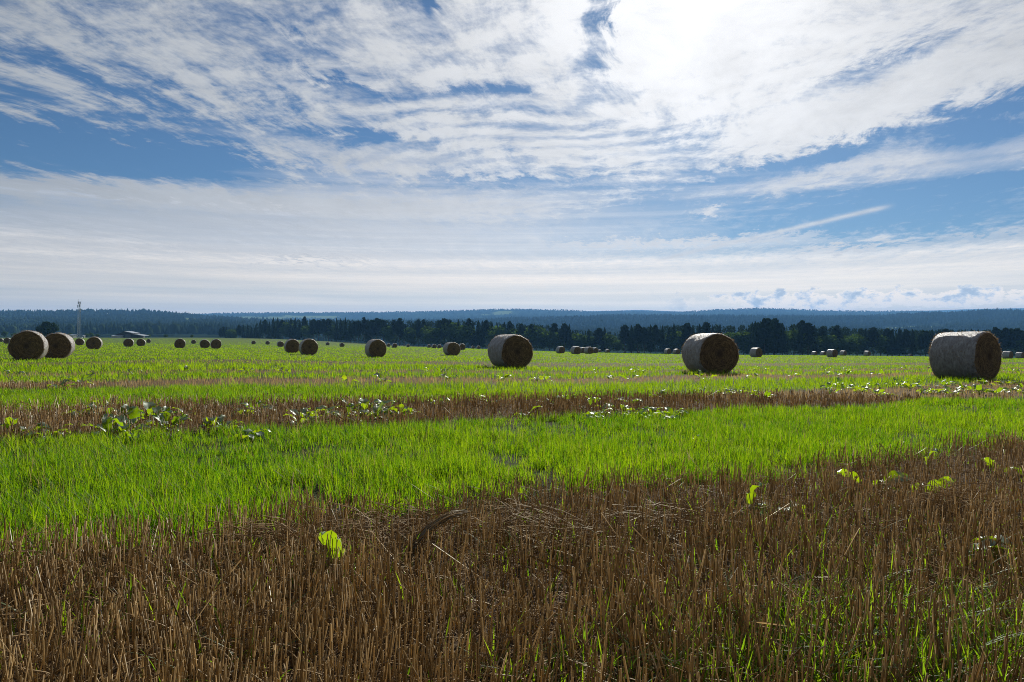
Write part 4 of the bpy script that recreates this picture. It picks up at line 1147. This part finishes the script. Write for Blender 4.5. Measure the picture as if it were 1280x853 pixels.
def build_barn():
    d = 500.0; X_ = (160 - CX) / F * d; z = float(terrain(X_, d))
    o = tag(empty('barn', (X_, d, z - 0.2), R(14)), 'dark barn with shiny stepped pale roof on the far field rim', 'barn')
    w, l, e, r = 7.2, 16.0, 2.6, 5.0          # half-width, depth, eaves, ridge
    mb = MB()
    mb.add([(-w, 0, 0), (w, 0, 0), (w, 0, e), (-2, 0, r), (-w, 0, e), (-w, l, 0), (w, l, 0), (w, l, e), (-2, l, r), (-w, l, e)],
           [(0, 1, 2, 3, 4), (9, 8, 7, 6, 5), (1, 6, 7, 2), (5, 0, 4, 9), (0, 5, 6, 1)])
    wl = link('wall', mb.mesh('wall', M_TIMBER_SHADE), o)
    def slab(p, q, y0, y1, th, nm, m):
        mb = MB(); (x0, z0), (x1, z1) = p, q
        mb.add([(x0, y0, z0), (x1, y0, z1), (x1, y1, z1), (x0, y1, z0), (x0, y0, z0 + th), (x1, y0, z1 + th), (x1, y1, z1 + th), (x0, y1, z0 + th)],
               [(3, 2, 1, 0), (4, 5, 6, 7), (0, 1, 5, 4), (1, 2, 6, 5), (2, 3, 7, 6), (3, 0, 4, 7)])
        return link(nm, mb.mesh(nm, m), o)
    slab((-w - 1.4, e - .50), (-2.0, r + .02), -1.0, l + .6, .16, 'roof', M_TIMBER_SHADE)  # left slope of the roof, its shade put in as dark colour
    slab((-2.0, r + .02), (w * 0.55, 3.55), -1.0, l + .6, .16, 'roof', M_ROOF)
    slab((w * 0.42, 3.15), (w + 3.4, 1.75), -2.4, l - 1, .16, 'roof', M_ROOF)
    for x in (w + 1.0, w + 2.9):
        mb = MB(); mb.box((x - .12, -1.9, 0), (x + .12, -1.66, 2.0)); link('post', mb.mesh('post', M_TIMBER_SHADE), o)
    mb = MB(); mb.box((-1.8, -0.12, 0), (1.8, -0.01, 2.9)); link('door', mb.mesh('door', M_BLACK), wl)

def shed(px, w, h, dep, dist, m, lab, name='shed'):
    X_ = (px - CX) / F * dist; z = float(terrain(X_, dist))
    o = tag(empty(name, (X_, dist, z - 0.2), random.uniform(-.2, .2)), lab, 'shed', None)
    mb = MB(); mb.box((-w, 0, 0), (w, dep, h)); link('wall', mb.mesh('wall', m), o)
    mb = MB(); mb.add([(-w - .3, -.3, h), (w + .3, -.3, h), (w + .3, dep + .3, h + .5), (-w - .3, dep + .3, h + .5), (-w - .3, -.3, h + .12), (w + .3, -.3, h + .12), (w + .3, dep + .3, h + .62), (-w - .3, dep + .3, h + .62)],
                      [(3, 2, 1, 0), (4, 5, 6, 7), (0, 1, 5, 4), (1, 2, 6, 5), (2, 3, 7, 6), (3, 0, 4, 7)])
    link('roof', mb.mesh('roof', M_ROOF), o)
build_mast(); build_barn()
shed(146, 3.4, 1.5, 3.0, 494.0, M_PALE, 'low pale shed at the left foot of the barn')
shed(104.5, 0.6, 1.5, 1.2, 500.0, M_PALE, 'tiny white hut at the foot of the radio mast', 'hut')
shed(88, 2.2, 2.0, 3.5, 505.0, M_PALE, 'small pale shed left of the radio mast')

# ------------------------------------------------------------------ bent bundle of straw
def build_bundle():
    x0, y0, z0 = ground_at(512, 700); x1, y1, z1 = ground_at(578, 672, 0.06)
    o = tag(empty('straw_bundle', (x0, y0, z0)), 'dark bent bundle of long straw lying in the near stubble', 'straw')
    n = 46; d = np.array([x1 - x0, y1 - y0]); Ld = np.hypot(*d); V, T = [], []
    rg = np.random.default_rng(5); cols = []
    for i in range(n):
        pts = []
        ox, oy = rg.normal(0, 0.012, 2); ln = rg.uniform(0.7, 1.15); sp = rg.normal(0, 0.05)
        for k in range(7):
            t = k / 6 * ln
            pts.append((d[0] * t + ox - d[1] * sp * t, d[1] * t + oy + d[0] * sp * t, 0.02 + 0.14 * math.sin(min(t, 1) * 1.7) ** 0.7 + rg.normal(0, 0.004)))
        o0 = len(V)
        for k, p in enumerate(pts):
            for m in range(3): V.append((p[0] + 0.0024 * math.cos(2.09 * m), p[1], p[2] + 0.0024 * math.sin(2.09 * m)))
        for k in range(6):
            for m in range(3):
                a, b, c, e = o0 + k * 3 + m, o0 + k * 3 + (m + 1) % 3, o0 + k * 3 + 3 + (m + 1) % 3, o0 + k * 3 + 3 + m
                T += [(a, b, c), (a, c, e)]
        cols += [rg.random() * 0.5] * 21
    link('straw', np_mesh('straw', np.array(V), np.array(T), M_STRAW, np.array(cols)[:, None]), o)['kind'] = 'stuff'
build_bundle()

# ------------------------------------------------------------------ haze
def build_haze():
    mb = MB(); mb.box((-12500, -2600, HAZE_LO), (12500, 9700, HAZE_HI))
    m = bpy.data.materials.new('haze'); m.use_nodes = True; nt = m.node_tree; nt.nodes.clear()
    out = nt.nodes.new('ShaderNodeOutputMaterial'); v = nt.nodes.new('ShaderNodeVolumePrincipled')
    v.inputs['Color'].default_value = (0.21, 0.51, 1.0, 1); v.inputs['Density'].default_value = 1.15e-4; v.inputs['Anisotropy'].default_value = 0.2
    nt.links.new(v.outputs[0], out.inputs['Volume'])
    tag(link('haze', mb.mesh('haze', m)), 'thin blue air haze over the whole landscape', 'haze', kind='stuff')
build_haze()
